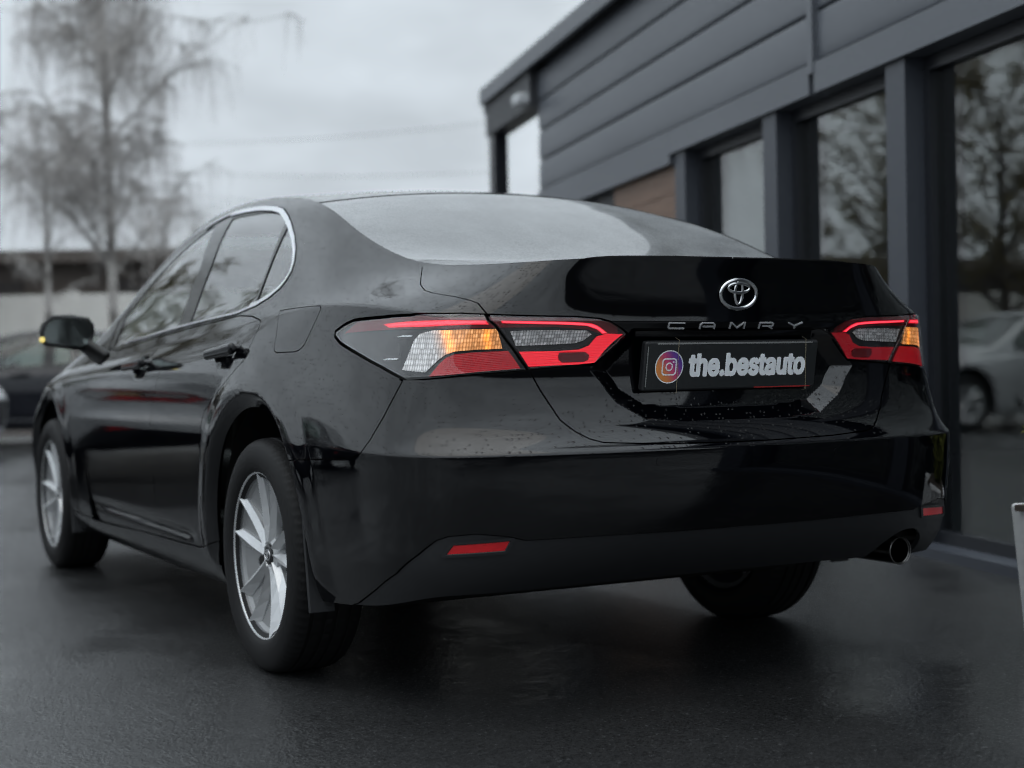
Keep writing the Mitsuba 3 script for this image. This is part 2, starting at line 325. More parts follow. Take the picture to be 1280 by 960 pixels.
def clip_grid(poly, step):
    x0, y0, x1, y1 = poly.bounds
    gx = np.arange(math.floor(x0/step), math.ceil(x1/step)+1)*step; gy = np.arange(math.floor(y0/step), math.ceil(y1/step)+1)*step
    I, J = [a.ravel() for a in np.meshgrid(np.arange(len(gx)-1), np.arange(len(gy)-1), indexing='ij')]
    cells = shapely.box(gx[I], gy[J], gx[I+1], gy[J+1])
    shapely.prepare(poly)
    full = shapely.contains(poly, cells); part = shapely.intersects(poly, cells) & ~full
    V, F = [], []
    idx = {}
    def vid(i, j):
        k = idx.get((i, j))
        if k is None: k = idx[(i, j)] = len(V); V.append((gx[i], gy[j]))
        return k
    for i, j in zip(I[full], J[full]):
        a, b, c, d = vid(i, j), vid(i+1, j), vid(i+1, j+1), vid(i, j+1)
        F += [(a, b, c), (a, c, d)]
    for g in shapely.intersection(poly, cells[part]):
        for q in getattr(g, 'geoms', [g]):
            if q.geom_type != 'Polygon' or q.area < 1e-10: continue
            xy = np.array(shapely.geometry.polygon.orient(q).exterior.coords)[:-1]
            if q.interiors:
                import mapbox_earcut as me
                rings = [xy]+[np.array(r.coords)[:-1] for r in q.interiors]
                tri = me.triangulate_float64(np.vstack(rings), np.cumsum([len(r) for r in rings]).astype(np.uint32)).reshape(-1, 3).tolist(); xy = np.vstack(rings)
            else: tri = piece_tris(xy)
            o = len(V); V += [tuple(p) for p in xy]; F += [(a+o, b+o, c+o) for a, b, c in tri]
    return np.array(V), np.array(F)
def panel(poly, f=None, step=.012, gap=.0018, depth=.014, offset=0.0, round_=.0009, lim=None, flange=True, mirror_s=False, skip_low=False):
    """cut poly (metres on the sheet) out of the sheet f: vertices, faces, normals, uv; its edges are turned inwards"""
    f = f or surf
    lim = lim or (0, 0, SMAX, WMAX)
    if mirror_s: poly = poly.union(affinity.scale(poly, -1, 1, origin=(0, 0)))
    poly = poly.buffer(-gap, join_style='round', quad_segs=4) if gap else poly
    poly = poly.intersection(sbox(*lim))
    out = []
    for q in getattr(poly, 'geoms', [poly]):
        if q.geom_type != 'Polygon' or q.area < 2e-6: continue
        v, fc = clip_grid(q, step)
        P, n = f(v[:, 0], v[:, 1]); P = P + n*offset
        out.append((P, fc, n, v))
        if not flange: continue
        for ring in [q.exterior, *q.interiors]:
            ring = shapely.segmentize(ring, step*.6)
            c = np.array(shapely.geometry.polygon.orient(Polygon(ring)).exterior.coords) if ring is q.exterior or ring.equals(q.exterior) else np.array(shapely.geometry.polygon.orient(Polygon(ring), -1).exterior.coords)
            p, n = f(c[:, 0], c[:, 1]); p = p + n*offset
            t = np.gradient(p, axis=0); t[0] = t[-1] = p[1]-p[-2]
            b = np.cross(t, n); b /= np.maximum(np.linalg.norm(b, axis=1), 1e-12)[:, None]
            m = len(c)
            V = np.vstack([p, p+b*round_*.6-n*round_*.25, p+b*round_-n*round_, p+b*round_-n*depth])
            N = np.vstack([n, .9*n+.44*b, .3*n+.95*b, b])
            i = np.arange(m-1)
            mid = (c[:-1]+c[1:])/2
            x0, y0, x1, y1 = lim
            ok = ~((np.abs(mid[:, 0]-x0) < 1e-6) | (np.abs(mid[:, 1]-y1) < 1e-6) | (np.abs(mid[:, 0]-x1) < 1e-6) | (skip_low & (np.abs(mid[:, 1]-y0) < 1e-6)))
            i = i[ok]
            F = np.vstack([np.vstack([np.stack([i+k*m, i+(k+1)*m, i+1+(k+1)*m], 1), np.stack([i+k*m, i+1+(k+1)*m, i+1+k*m], 1)]) for k in range(3)])
            out.append((V, F, N, np.tile(c, (4, 1))))
    return out
def join(*lists):
    V, F, N, U, o = [], [], [], [], 0
    for a in lists:
        for v, f, n, u in a:
            V.append(v); F.append(f+o); N.append(n); U.append(u); o += len(v)
    return np.vstack(V), np.vstack(F), np.vstack(N), np.vstack(U)
def left(a):  return [(v*[-1, 1, 1], f[:, ::-1], n*[-1, 1, 1], u) for v, f, n, u in a]
def fixn(V, F, N, U):
    """make face winding agree with the normals"""
    fn = np.cross(V[F[:, 1]]-V[F[:, 0]], V[F[:, 2]]-V[F[:, 0]]); bad = (fn*N[F].mean(1)).sum(1) < 0
    F = F.copy(); F[bad] = F[bad][:, ::-1]; return V, F, N, U
def add_side(name, m, parts, side, parent):
    a = left(parts) if side < 0 else parts
    return put_raw(name, *fixn(*join(a)), m, parent)
def add_both(name, m, parts, parent):
    return put_raw(name, *fixn(*join(left(parts), parts)), m, parent)
# ---- the top sheet: boot lid, rear window, roof, windscreen, bonnet; q = y of its edge, g = 0 centre .. 1 edge
_ea = np.linspace(0, NC-3, 6001); _ev = grid_ab(_ea, np.array([NR-3.0]))[:, 0]
_ic = int(np.argmin(np.abs(_ev[:, 0]-.50)+(_ev[:, 1] > 0)*9)); ACORN = _ea[_ic]
_edge = _ev[_ic:]; QA = np.maximum.accumulate(_edge[:, 1]+np.arange(len(_edge))*1e-9)
Q0, Q1 = QA[0], 3.6
_lip = _ev[:_ic+1]
CY = PchipInterpolator([-1.1, Q0, -.95, -.79, -.52, -.2, .2, .6, 1.15, 1.5, 1.97, 2.45, 3.17, 3.62, 3.8], [-1.11, -1.09, -1.06, -.84, -.60, -.24, .155, .58, 1.15, 1.56, 2.06, 2.56, 3.25, 3.62, 3.8])
CZ = PchipInterpolator([-1.12, -1.08, -.95, -.75, -.60, -.55, -.45, -.2, 0, .16, .4, .8, 1.15, 1.45, 1.65, 2.0, 2.35, 2.6, 2.9, 3.3, 3.55, 3.7, 3.9],
                       [1.115, 1.115, 1.118, 1.124, 1.133, 1.142, 1.177, 1.282, 1.362, 1.414, 1.444, 1.464, 1.466, 1.448, 1.402, 1.25, 1.085, 1.045, 1.005, .94, .87, .79, .78])
def tsurf_raw(q, g):
    q = np.clip(q, Q0, Q1); E = np.stack([np.interp(q, QA, _edge[:, k]) for k in range(3)], 1)
    cy = CY(q); C = np.stack([cy*0, cy, CZ(cy)], 1)
    h = g**2.2
    P = np.stack([E[:, 0]*g, C[:, 1]+(E[:, 1]-C[:, 1])*h, C[:, 2]+(E[:, 2]-C[:, 2])*h], 1)
    # at the tail the sheet starts exactly on the lip
    E0 = _edge[0]; c0 = float(CY(Q0)); C0 = np.array([0, c0, float(CZ(c0))])
    L = np.stack([np.interp(g*E0[0], _lip[:, 0], _lip[:, k]) for k in range(3)], 1)
    B = np.stack([E0[0]*g, C0[1]+(E0[1]-C0[1])*h, C0[2]+(E0[2]-C0[2])*h], 1)
    return P + (L-B)*(np.clip(1-(q-Q0)/.16, 0, 1)**2)[:, None]
def tsurf(q, g):
    g = np.asarray(g, float)/.6; q = np.asarray(q, float); e = 1.5e-3
    f = lambda a, b: tsurf_raw(np.clip(a, Q0, Q1), np.clip(b, 0, 1))
    P = f(q, g); n = np.cross(f(q, np.minimum(g+e, 1))-f(q, np.maximum(g-e, 0)), f(q+e, g)-f(q-e, g))
    return P, n/np.maximum(np.linalg.norm(n, axis=1), 1e-12)[:, None]
def tpoly(pts): return Polygon([(q, g*.6) for q, g in pts])
def tpanel(poly, **k):
    """panel() mirrored about g = 0: its first axis is taken as the folded one"""
    sw = affinity.affine_transform(poly, [0, 1, 1, 0, 0, 0])
    f = lambda a, b: (lambda r: (r[0], r[1]))(tsurf(b, a))
    return panel(sw, f=f, lim=(0, Q0, .6, Q1), mirror_s=True, skip_low=True, **k)
# outlines on the body sheet: (metres along, metres up)
OUT = {'lamp': [[1.2431, 0.7313], [1.2478, 0.7451], [1.2037, 0.762], [1.1526, 0.7742], [1.0201, 0.7854], [0.8927, 0.8008], [0.8008, 0.8272], [0.7511, 0.8385], [0.6866, 0.8413], [0.6019, 0.8387], [0.4602, 0.8371], [0.3954, 0.8279], [0.3666, 0.8142], [0.3371, 0.7769], [0.3105, 0.7373], [0.337, 0.6956], [0.3677, 0.6651], [0.3941, 0.6449], [0.4364, 0.643], [0.5692, 0.6398], [0.6186, 0.6389], [0.7354, 0.6399], [0.8278, 0.637], [0.8864, 0.6346], [0.9089, 0.6422], [0.9802, 0.6648], [1.0796, 0.689], [1.2008, 0.7149]], 'shut': [[1.1022, 1.1071], [1.0396, 1.0325], [0.9995, 0.9879], [0.9447, 0.948], [0.8971, 0.9356], [0.8186, 0.9282], [0.7646, 0.9118], [0.7348, 0.8969], [0.6886, 0.8456], [0.6476, 0.7845], [0.6186, 0.7226], [0.5889, 0.6726], [0.5672, 0.6418], [0.5408, 0.5963], [0.5136, 0.5568], [0.4969, 0.5299], [0.4629, 0.5006], [0.4336, 0.4818], [0.4026, 0.471], [0.2712, 0.4624], [0.0733, 0.4579]], 'joint': [[1.4538, 0.3885], [1.3865, 0.4008], [1.1228, 0.4175], [1.0391, 0.4263], [1.0015, 0.441], [0.9666, 0.4823], [0.9293, 0.5472], [0.891, 0.6327]], 'valance': [[1.1211, 0.0079], [1.0016, 0.0482], [0.9008, 0.0905], [0.828, 0.1446], [0.7846, 0.1857], [0.7593, 0.1971], [0.7026, 0.2025], [0.6342, 0.1917], [0.5932, 0.1768], [0.4328, 0.1771], [0.2174, 0.1741], [0.0571, 0.1732]], 'reflector': [[0.7694, 0.1397], [0.7502, 0.1735], [0.6252, 0.1814], [0.6387, 0.1456]], 'fuel': [[1.6993, 0.8213], [1.6065, 0.8184], [1.3867, 0.809], [1.3738, 0.7996], [1.3771, 0.793], [1.3933, 0.7625], [1.4092, 0.7348], [1.425, 0.7096], [1.4515, 0.697], [1.4832, 0.6923], [1.6097, 0.69], [1.6323, 0.6956], [1.6399, 0.7063], [1.6516, 0.7454]], 'rdoor_rear': [[1.7253, 0.8433], [1.7325, 0.8242], [1.8099, 0.8056], [1.8266, 0.7694], [1.8396, 0.7294], [1.8614, 0.6718], [1.9972, 0.5967], [2.1112, 0.5449], [2.1962, 0.5035], [2.2329, 0.4595], [2.2763, 0.2971], [2.212, 0.2321], [2.2329, 0.1566], [2.3267, 0.1211]], 'door_bot': [[2.3267, 0.1211], [3.046, 0.112], [3.7941, 0.0853]], 'bgap': [[2.7516, 0.8501], [2.9249, 0.4345], [2.9557, 0.324], [2.8606, 0.2158], [2.8994, 0.1194]], 'dlo': [[3.775, 0.8599], [3.2285, 0.845], [2.7063, 0.8423], [2.1257, 0.8412], [1.9577, 0.8508], [1.8675, 0.867], [1.8064, 0.8913], [1.7855, 0.914], [1.7806, 0.942], [1.8007, 0.9717], [1.8489, 1.0058], [1.9159, 1.0353], [2.0069, 1.0633], [2.0864, 1.0823], [2.188, 1.1007], [2.2738, 1.1074], [2.4306, 1.1132], [2.5603, 1.115], [2.7285, 1.1166], [2.9484, 1.1055], [3.2028, 1.0858], [3.6021, 1.0586], [3.8368, 0.9783]], 'g_front': [[3.6939, 0.856], [3.231, 0.8462], [2.808, 0.8441], [2.791, 0.9831], [2.8809, 1.0898], [2.9526, 1.0925], [3.1285, 1.0698], [3.4788, 1.0239], [3.7393, 0.9693]], 'g_rear': [[2.6586, 0.8469], [2.3045, 0.8445], [2.0003, 0.8493], [2.0193, 0.9486], [2.0757, 1.0626], [2.178, 1.0892], [2.3697, 1.0939], [2.5357, 1.0943], [2.7087, 1.0947], [2.6555, 0.98]], 'g_quarter': [[1.9809, 0.8512], [1.8914, 0.8639], [1.8285, 0.8919], [1.8069, 0.9231], [1.8374, 0.9722], [1.9231, 1.0237], [2.0374, 1.0596]], 'vline': [[0.3063, 0.1741]], 'handle_r': [[2.2458, 0.727], [1.9787, 0.7459], [2.1057, 0.6625]], 'handle_f': [[3.2493, 0.6823], [3.0209, 0.7195]], 'plate': [[0.2713, 0.6959], [0.2553, 0.5839]], 'led_out': [[1.0061, 0.7685], [0.9273, 0.7789], [0.8522, 0.7893], [0.7665, 0.8015], [0.6728, 0.8063], [0.6648, 0.7906], [0.7151, 0.789], [0.7712, 0.7839], [0.8507, 0.7732], [0.9781, 0.762]], 'led_in': [[0.6356, 0.8078], [0.567, 0.8078], [0.4934, 0.8061], [0.4428, 0.8014], [0.4104, 0.7942], [0.3944, 0.7812], [0.3807, 0.7626], [0.3668, 0.7414], [0.3793, 0.7381], [0.3954, 0.7617], [0.4226, 0.7816], [0.4625, 0.7873], [0.5053, 0.7908], [0.6324, 0.7963]], 'ind': [[0.809, 0.7676], [0.8544, 0.7555], [0.8744, 0.7364], [0.8884, 0.7021], [0.9059, 0.6596], [0.8297, 0.6533], [0.7949, 0.6822], [0.7738, 0.6962], [0.7502, 0.7036], [0.6959, 0.7039], [0.6301, 0.7006], [0.6438, 0.7734], [0.7251, 0.7729]], 'red_out': [[0.8195, 0.6431], [0.7904, 0.675], [0.7716, 0.6897], [0.7502, 0.6967], [0.7047, 0.698], [0.6165, 0.6947], [0.585, 0.6458], [0.6867, 0.6458]], 'clear_in': [[0.6141, 0.763], [0.5315, 0.7635], [0.4222, 0.758], [0.4057, 0.737], [0.4261, 0.7124], [0.4513, 0.7037], [0.534, 0.7039], [0.599, 0.7065]], 'red_in': [[0.5922, 0.6899], [0.489, 0.6844], [0.4374, 0.6856], [0.4117, 0.6966], [0.3935, 0.7279], [0.3679, 0.7391], [0.3212, 0.7349], [0.3941, 0.6486], [0.4174, 0.6459], [0.5671, 0.6487]], 'stad': [[0.4888, 0.6795], [0.4203, 0.678], [0.4095, 0.6689], [0.4112, 0.657], [0.4238, 0.6518], [0.4801, 0.6526], [0.4905, 0.6609], [0.4917, 0.6711]], 'amb': [[0.7834, 0.7643], [0.7661, 0.7699], [0.7251, 0.7724], [0.6476, 0.7718], [0.6321, 0.7068], [0.6862, 0.7054], [0.7411, 0.7109]], 'top_strip': [[1.2106, 0.7412], [1.0696, 0.7501], [0.9593, 0.7577], [0.8092, 0.7713], [0.6438, 0.7772], [0.4981, 0.7742], [0.4149, 0.7573], [0.3834, 0.7364], [0.3343, 0.7362], [0.3388, 0.7707], [0.3689, 0.8078], [0.3963, 0.8219], [0.4586, 0.8306], [0.5994, 0.832], [0.6824, 0.8345], [0.7961, 0.8197], [0.892, 0.7971], [1.0188, 0.782], [1.1484, 0.7706]], 'mark': [[0.9546, 0.7402], [0.9206, 0.747], [0.8818, 0.7494], [0.8868, 0.7438]], 'mark2': [[0.9992, 0.6832], [0.9706, 0.6881], [0.9245, 0.6898], [0.9294, 0.6847]]}
# ---------------------------------------------------------------- the black saloon car
CAR = thing('saloon_car', 'black four-door saloon with lit red tail lamps and rain beads on its paint', 'car')
KE = 1/2**exposure          # radiance that prints as white
W_ = WMAX+.05
def O(k): return list(OUT[k])
shut = O('shut'); joint = O('joint')
TRUNK = Polygon([(0, W_), (shut[0][0]+.06, W_), *shut, (0, shut[-1][1])]).buffer(0)
LAMP = Polygon(O('lamp')); DLO = Polygon(O('dlo')); FUEL = Polygon(O('fuel')); REFL = Polygon(O('reflector'))
lampbot = [(.9, .636), (.8239, .6361), (.7345, .639), (.6186, .638)]
def on_sheet(yz, s, w):
    for _ in range(30):
        p = surf_raw(np.array([s, s+1e-4, s]), np.array([w, w, w+1e-4]))
        r = np.array(yz)-p[0, 1:]; J = np.stack([(p[1, 1:]-p[0, 1:])/1e-4, (p[2, 1:]-p[0, 1:])/1e-4], 1)
        d = np.linalg.solve(J, r); s += np.clip(d[0], -.2, .2); w += np.clip(d[1], -.2, .2)
        if np.abs(r).max() < 1e-6: break
    return s, w
def arch(yc, r, s0):
    pts = [on_sheet((yc-r*math.cos(a), max(.352+r*math.sin(a), .262)), s0-r*math.cos(a), .3) for a in np.linspace(-.35, math.pi+.35, 60)]
    return Polygon([(pts[0][0], -.1), *pts, (pts[-1][0], -.1)]).buffer(0)
ARCH_R, ARCH_F = arch(.01, .405, 1.75), arch(2.825, .405, 4.6)
holes = ARCH_R.union(ARCH_F)
VAL = Polygon([(1.25, -.02), (1.1167, .008), *O('valance')[1:], (0, .175), (0, -.02)]).buffer(0)
rear_edge, lower = O('rdoor_rear'), O('door_bot')
ALL = sbox(0, -.01, SMAX, W_)
BUMPER = Polygon([(0, shut[-1][1]), *shut[::-1][:9], *lampbot[::-1], *joint[::-1], (1.5, .385), (1.5, -.01), (0, -.01)]).buffer(0)
bline = [(2.70, .836), (2.72, .80), (2.85, .45), (2.845, .30), (2.80, .115)]
door_r = Polygon([(1.83, .80), *rear_edge[3:], (2.8, .115), *bline[::-1][1:], (2.0865, .836), (1.95, .825), (1.86, .81)]).buffer(0)
door_f = Polygon([*bline, (3.70, .095), (3.80, .20), (3.86, .40), (3.84, .60), (3.80, .86), (3.6, .838)]).buffer(0)
sill = Polygon([(1.9, -.01), (4.4, -.01), (4.4, .09), (3.78, .087), *lower[::-1][1:], (2.25, .13), (2.1, .16)]).buffer(0)
nose = 5.06
side_all = ALL.difference(Polygon([(0, -1), (0, W_+1), (shut[0][0]+.06, W_+1), *shut, (0, shut[-1][1])]).buffer(0)).difference(BUMPER).difference(LAMP).difference(DLO)
quarter = side_all.difference(door_r).difference(door_f).difference(sill).difference(FUEL).intersection(sbox(0, -.1, 3.84, W_)).difference(holes)
quarter = max(getattr(quarter, 'geoms', [quarter]), key=lambda g: g.area)
fender = side_all.difference(door_f).difference(sill).intersection(sbox(3.84, -.1, nose, W_)).difference(holes)
HEADL = Polygon([(5.02, .60), (5.25, .64), (5.62, .60), (5.80, .545), (5.62, .53), (5.30, .53), (5.08, .56)])
GRILLE = Polygon([(5.50, .10), (5.62, .40), (5.75, .46), (SMAX+.05, .47), (SMAX+.05, .10)])
fascia = side_all.intersection(sbox(nose-.08, -.1, SMAX+.01, W_)).difference(holes).difference(HEADL).difference(GRILLE).difference(fender)
# the recess round the number plate, traced in (|x|, z)
REC = np.array([(-.30, .943), (.30, .943), (.318, .925), (.392, .862), (.408, .845), (.345, .765), (.27, .722), (.15, .712), (-.15, .712)])
def seg_dist(p, a, b):
    t = np.clip(((p-a)@(b-a))/((b-a)@(b-a)), 0, 1); return np.linalg.norm(p-a-t[:, None]*(b-a), axis=1)
REC_P = Polygon(REC)
def DISP2(s, w, P):
    d = np.zeros(len(P))
    m = (s < .62) & (P[:, 2] > .69) & (P[:, 2] < .97)
    if m.any():
        q = P[m][:, [0, 2]]
        side = np.minimum.reduce([seg_dist(q, REC[k], REC[k+1]) for k in range(2, 8)])
        top = .943-q[:, 1]
        h = np.minimum(np.clip(side/.042, 0, 1), np.clip(top/.014, 0, 1)); h = np.where(side < 0, 0, h)
        d[m] -= .030*h*shapely.contains_xy(REC_P, q[:, 0], q[:, 1])
    for yc, zc in ((.29, .905), (1.30, .880)):      # finger wells behind the door handles
        m = (P[:, 0] > .8) & (np.abs(P[:, 1]-yc) < .16)
        d[m] -= .010*np.exp(-((P[m, 1]-yc)/.062)**4-((P[m, 2]-zc)/.034)**4)
    # the tucked line along the foot of the doors
    m = (P[:, 0] > .8) & (P[:, 1] > .4) & (P[:, 1] < 2.3)
    y, z = P[m, 1], P[m, 2]
    zl = .330+.012*(y-.6)
    d[m] -= .012*np.exp(-((z-zl)/.016)**2)*smooth01(.55, .75, y)*smooth01(2.2, 1.7, y) if False else .012*np.exp(-((z-zl)/.018)**2)*smooth01(.58, .74, y)*(1-smooth01(1.7, 2.2, y))
    return d
PA, PB = 'm_paint', 'm_paint_plain'
PIPE = affinity.scale(Point(.60, .0).buffer(1, quad_segs=16), .085, .105)
trunk_m = panel(TRUNK.difference(LAMP), step=.0045, mirror_s=True)
deck_edge, glass_top = -.515, .19
deck = tpanel(tpoly([(Q0-.1, -1), (Q0-.1, 1.1), (deck_edge, 1.1), (deck_edge, -1)]), step=.02, gap=.002)
add_both('boot_lid', PA, trunk_m+deck, CAR)
add_both('rear_bumper', PA, panel(BUMPER.difference(VAL).difference(holes), step=.010, mirror_s=True), CAR)
vl = panel(VAL.difference(REFL).difference(holes), step=.010, mirror_s=True, offset=-.004)
vr = panel(VAL.difference(REFL).difference(holes).difference(PIPE), step=.010, mirror_s=True, offset=-.004)
put_raw('bumper_valance', *fixn(*join(left(vl), vr)), 'm_plastic', CAR)
add_both('roof', PA, tpanel(tpoly([(.20, -1), (.20, 1.1), (1.56, 1.1), (1.56, -1)]), step=.03), CAR)
rg = tpoly([(deck_edge, -1), (deck_edge, .93), (deck_edge+.02, .962), (-.3, .985), (.02, .975), (.10, .94), (.155, .86), (.185, .7), (.19, .5), (.19, -1)])
RW = add_both('rear_window', 'm_glass_rear', tpanel(rg, step=.02, gap=.002, offset=-.002, depth=.004), CAR)
add_both('frit_band', 'm_frit', tpanel(rg.difference(tpoly([(deck_edge+.05, -1.2), (deck_edge+.05, .80), (deck_edge+.09, .86), (-.2, .90), (0, .88), (.07, .82), (.11, .7), (.12, .5), (.12, -1.2)])), step=.02, flange=False, offset=-.006), RW)
add_both('windscreen', 'm_glass', tpanel(tpoly([(1.57, -1), (1.57, .97), (2.38, .97), (2.38, -1)]), step=.04, flange=False), CAR)
add_both('bonnet', PB, tpanel(tpoly([(2.40, -1), (2.40, 1.1), (3.5, 1.1), (3.5, -1)]), step=.04), CAR)
scene['m_frit'] = two(pr((.01, .01, .01), .3))
# ---- inner shell: the dark structure behind the gaps
inner = side_all.union(BUMPER).union(LAMP).union(TRUNK).difference(DLO.buffer(.012)).difference(holes.buffer(.02)).difference(Polygon([(0, -.05), (1.3, -.05), (1.3, .03), (0, .12)]))
def surf_plain(s, w):
    P = surf_raw(s, w); e = 8e-4
    n = np.cross(surf_raw(np.clip(s+e, 0, SMAX), w)-surf_raw(np.clip(s-e, 0, SMAX), w), surf_raw(s, np.clip(w+e, 0, WMAX))-surf_raw(s, np.clip(w-e, 0, WMAX)))
    return P, n/np.maximum(np.linalg.norm(n, axis=1), 1e-12)[:, None]
add_both('inner_shell', 'm_black', panel(inner, f=surf_plain, step=.04, flange=False, offset=-.036), CAR)
flo = cat(rbox(-.72, .72, -.45, 3.4, .22, .36, .04), rbox(-.80, .80, -.93, -.40, .345, .44, .03), rbox(-.68, .68, -.07, .07, .26, .38, .05))
put('underbody', flo, 'm_black', CAR)
def zone(k, grow=0.0): return Polygon(O(k)).buffer(grow)
# ---- materials of the lamps
def grid_bump(p, n, uv):
    a = dr.abs(dr.sin(uv.x*3.14159/.0065)); b = dr.abs(dr.sin(uv.y*3.14159/.006)); return (a+b)*.0012
def rib_bump(p, n, uv): return dr.abs(dr.sin(uv.y*3.14159/.0045))*.0006
mat('m_lamp_base', pr((.035, .036, .038), .25, .3))
def prism_glints(p, n, uv):  # bright and dark of the lens facets, put into the base colour
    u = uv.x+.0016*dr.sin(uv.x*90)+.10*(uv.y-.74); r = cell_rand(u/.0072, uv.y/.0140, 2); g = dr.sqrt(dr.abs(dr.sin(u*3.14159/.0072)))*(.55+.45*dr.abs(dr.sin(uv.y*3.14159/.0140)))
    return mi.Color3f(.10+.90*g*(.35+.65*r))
mat('m_lamp_clear', pr(proc(prism_glints), .35, .2, .6))
def prism_amber(p, n, uv): return prism_glints(p, n, uv)*mix((1., .62, .30), (1., 1., 1.), smoothstep(.735, .815, uv.x+(.72-uv.y)*.35))
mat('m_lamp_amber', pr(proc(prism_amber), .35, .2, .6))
mat('m_lamp_red', bump(pr((.20, .006, .012), .15, 0, .5, clearcoat=1.), rib_bump, 1.0, 3e-4))
mat('m_lamp_dim', pr((.13, .006, .010), .12, 0, .5, clearcoat=1.))
mat('m_red_reflex', pr((.58, .006, .012), .12, 0, .5, clearcoat=1.))
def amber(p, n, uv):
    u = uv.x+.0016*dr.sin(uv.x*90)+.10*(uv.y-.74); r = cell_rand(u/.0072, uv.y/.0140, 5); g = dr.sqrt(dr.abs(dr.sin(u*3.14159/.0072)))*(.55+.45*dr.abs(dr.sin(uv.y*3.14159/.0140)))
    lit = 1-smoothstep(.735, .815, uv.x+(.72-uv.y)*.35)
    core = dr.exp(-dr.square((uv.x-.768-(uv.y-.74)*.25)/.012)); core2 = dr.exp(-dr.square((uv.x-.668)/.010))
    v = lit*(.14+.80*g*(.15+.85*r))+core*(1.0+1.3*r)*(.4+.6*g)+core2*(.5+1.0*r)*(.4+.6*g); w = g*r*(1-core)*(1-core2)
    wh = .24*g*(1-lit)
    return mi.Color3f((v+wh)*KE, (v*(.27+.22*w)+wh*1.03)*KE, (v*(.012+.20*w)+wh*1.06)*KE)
def glow_in(p, n, uv):
    v = .62+.42*dr.abs(dr.sin(uv.y*3.14159/.0085))+.10*(cell_rand(uv.x/.004, uv.y/.004, 1)-.5)
    return mi.Color3f(.80*v*KE, .006*v*KE, .022*v*KE)
def glow_out(p, n, uv):
    r = cell_rand(uv.x/.0055, uv.y/.0055, 4); v = .13+.10*r+.45*dr.exp(-dr.square((uv.x-.845)/.022)-dr.square((uv.y-.665)/.012))*r
    return mi.Color3f(v*KE, .008*v*KE, .022*v*KE)
for sd in (-1, 1):
    add_side('quarter_panel', PA, panel(quarter, step=.009), sd, CAR)
    dk = add_side('rear_door', PA, panel(door_r.difference(DLO), step=.009), sd, CAR)
    df = add_side('front_door', PA, panel(door_f.difference(DLO), step=.011), sd, CAR)
    add_side('sill', PB, panel(sill.difference(holes), step=.02, offset=.004), sd, CAR)
    if sd < 0: add_side('fuel_flap', PA, panel(FUEL, step=.009), sd, CAR)
    else: add_side('quarter_infill', PA, panel(FUEL, step=.009, gap=0, flange=False), sd, CAR)
    add_side('front_wing', PA, panel(fender, step=.02), sd, CAR)
    add_side('front_fascia', PB, panel(fascia, step=.03), sd, CAR)
    add_side('grille', 'm_plastic', panel(GRILLE, step=.03, offset=-.02), sd, CAR)
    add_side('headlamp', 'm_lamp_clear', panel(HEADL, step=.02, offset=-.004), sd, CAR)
    # --- side windows
    add_side('window_trim', 'm_satin', panel(DLO.difference(DLO.buffer(-.007).difference(sbox(0, .80, 2.02, 1.2).union(sbox(0, 1.02, 2.75, 1.2))).union(DLO.buffer(-.015))).difference(Polygon([(3.55, .80), (3.9, .80), (3.9, 1.2), (2.9, 1.2), (2.9, 1.12), (3.45, 1.0)])), step=.01, gap=.0012, offset=.003, round_=.003), sd, CAR)
    add_side('window_seal', 'm_gloss_black', panel(DLO.buffer(-.002).difference(zone('g_front')).difference(zone('g_rear')).difference(zone('g_quarter')), step=.012, gap=.0, offset=-.002, depth=.006), sd, CAR)
    for nm, zn, mm in (('front_window', 'g_front', 'm_glass'), ('rear_door_window', 'g_rear', 'm_glass_side'), ('quarter_window', 'g_quarter', 'm_glass_side')):
        add_side(nm, mm, panel(zone(zn, .003), step=.02, flange=False, offset=-.005), sd, CAR)
    # --- tail lamps: an outer unit on the wing and an inner one on the boot lid
    for unit, cut in (('outer', LAMP.difference(TRUNK)), ('inner', LAMP.intersection(TRUNK))):
        L_ = add_side('tail_lamp', 'm_lamp_base', panel(cut, step=.012, offset=-.012, gap=.003, depth=.03), sd, CAR)
        def piece(nm, zn, m, off, grow=0., emit=None, gap=.0008):
            z = (zone(zn, grow) if isinstance(zn, str) else zn).intersection(cut.buffer(-.004))
            if z.is_empty: return
            k = add_side(nm, m, panel(z, step=.008, offset=off, gap=gap, depth=.006, round_=.0015), sd, L_)
            if emit is not None: scene[k]['emitter'] = {'type': 'area', 'radiance': emit if isinstance(emit, dict) else rgb(*[x*KE for x in emit])}
        piece('lamp_lens', cut, 'm_lens', 0.0, gap=.0022)
        piece('red_strip', 'top_strip', 'm_lamp_dim', -.009)
        if unit == 'outer':
            piece('light_bar', zone('led_out', .0012), 'm_lamp_red', -.0065, emit=(.95, .012, .035))
            piece('light_core', zone('led_out', -.0026), 'm_lamp_red', -.0050, emit=(1.6, .09, .15))
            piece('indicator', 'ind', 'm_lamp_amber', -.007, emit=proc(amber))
            piece('red_lens', 'red_out', 'm_lamp_red', -.006, emit=proc(glow_out))
            piece('bright_mark', 'mark', 'm_satin', -.009); piece('bright_mark', 'mark2', 'm_satin', -.009)
        else:
            piece('light_bar', zone('led_in', .0012), 'm_lamp_red', -.0065, emit=(.95, .012, .035))
            piece('light_core', zone('led_in', -.0020), 'm_lamp_red', -.0050, emit=(1.6, .09, .15))
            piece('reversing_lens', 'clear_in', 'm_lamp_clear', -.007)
            piece('red_lens', zone('red_in').difference(zone('stad')), 'm_lamp_red', -.006, emit=proc(glow_in) if sd < 0 else (.12, .0015, .004))
            piece('reflex_disc', 'stad', 'm_lamp_dim', -.0055)
    add_side('reflector', 'm_red_reflex', panel(REFL.buffer(-.002), step=.01, offset=-.002, gap=.001), sd, CAR)
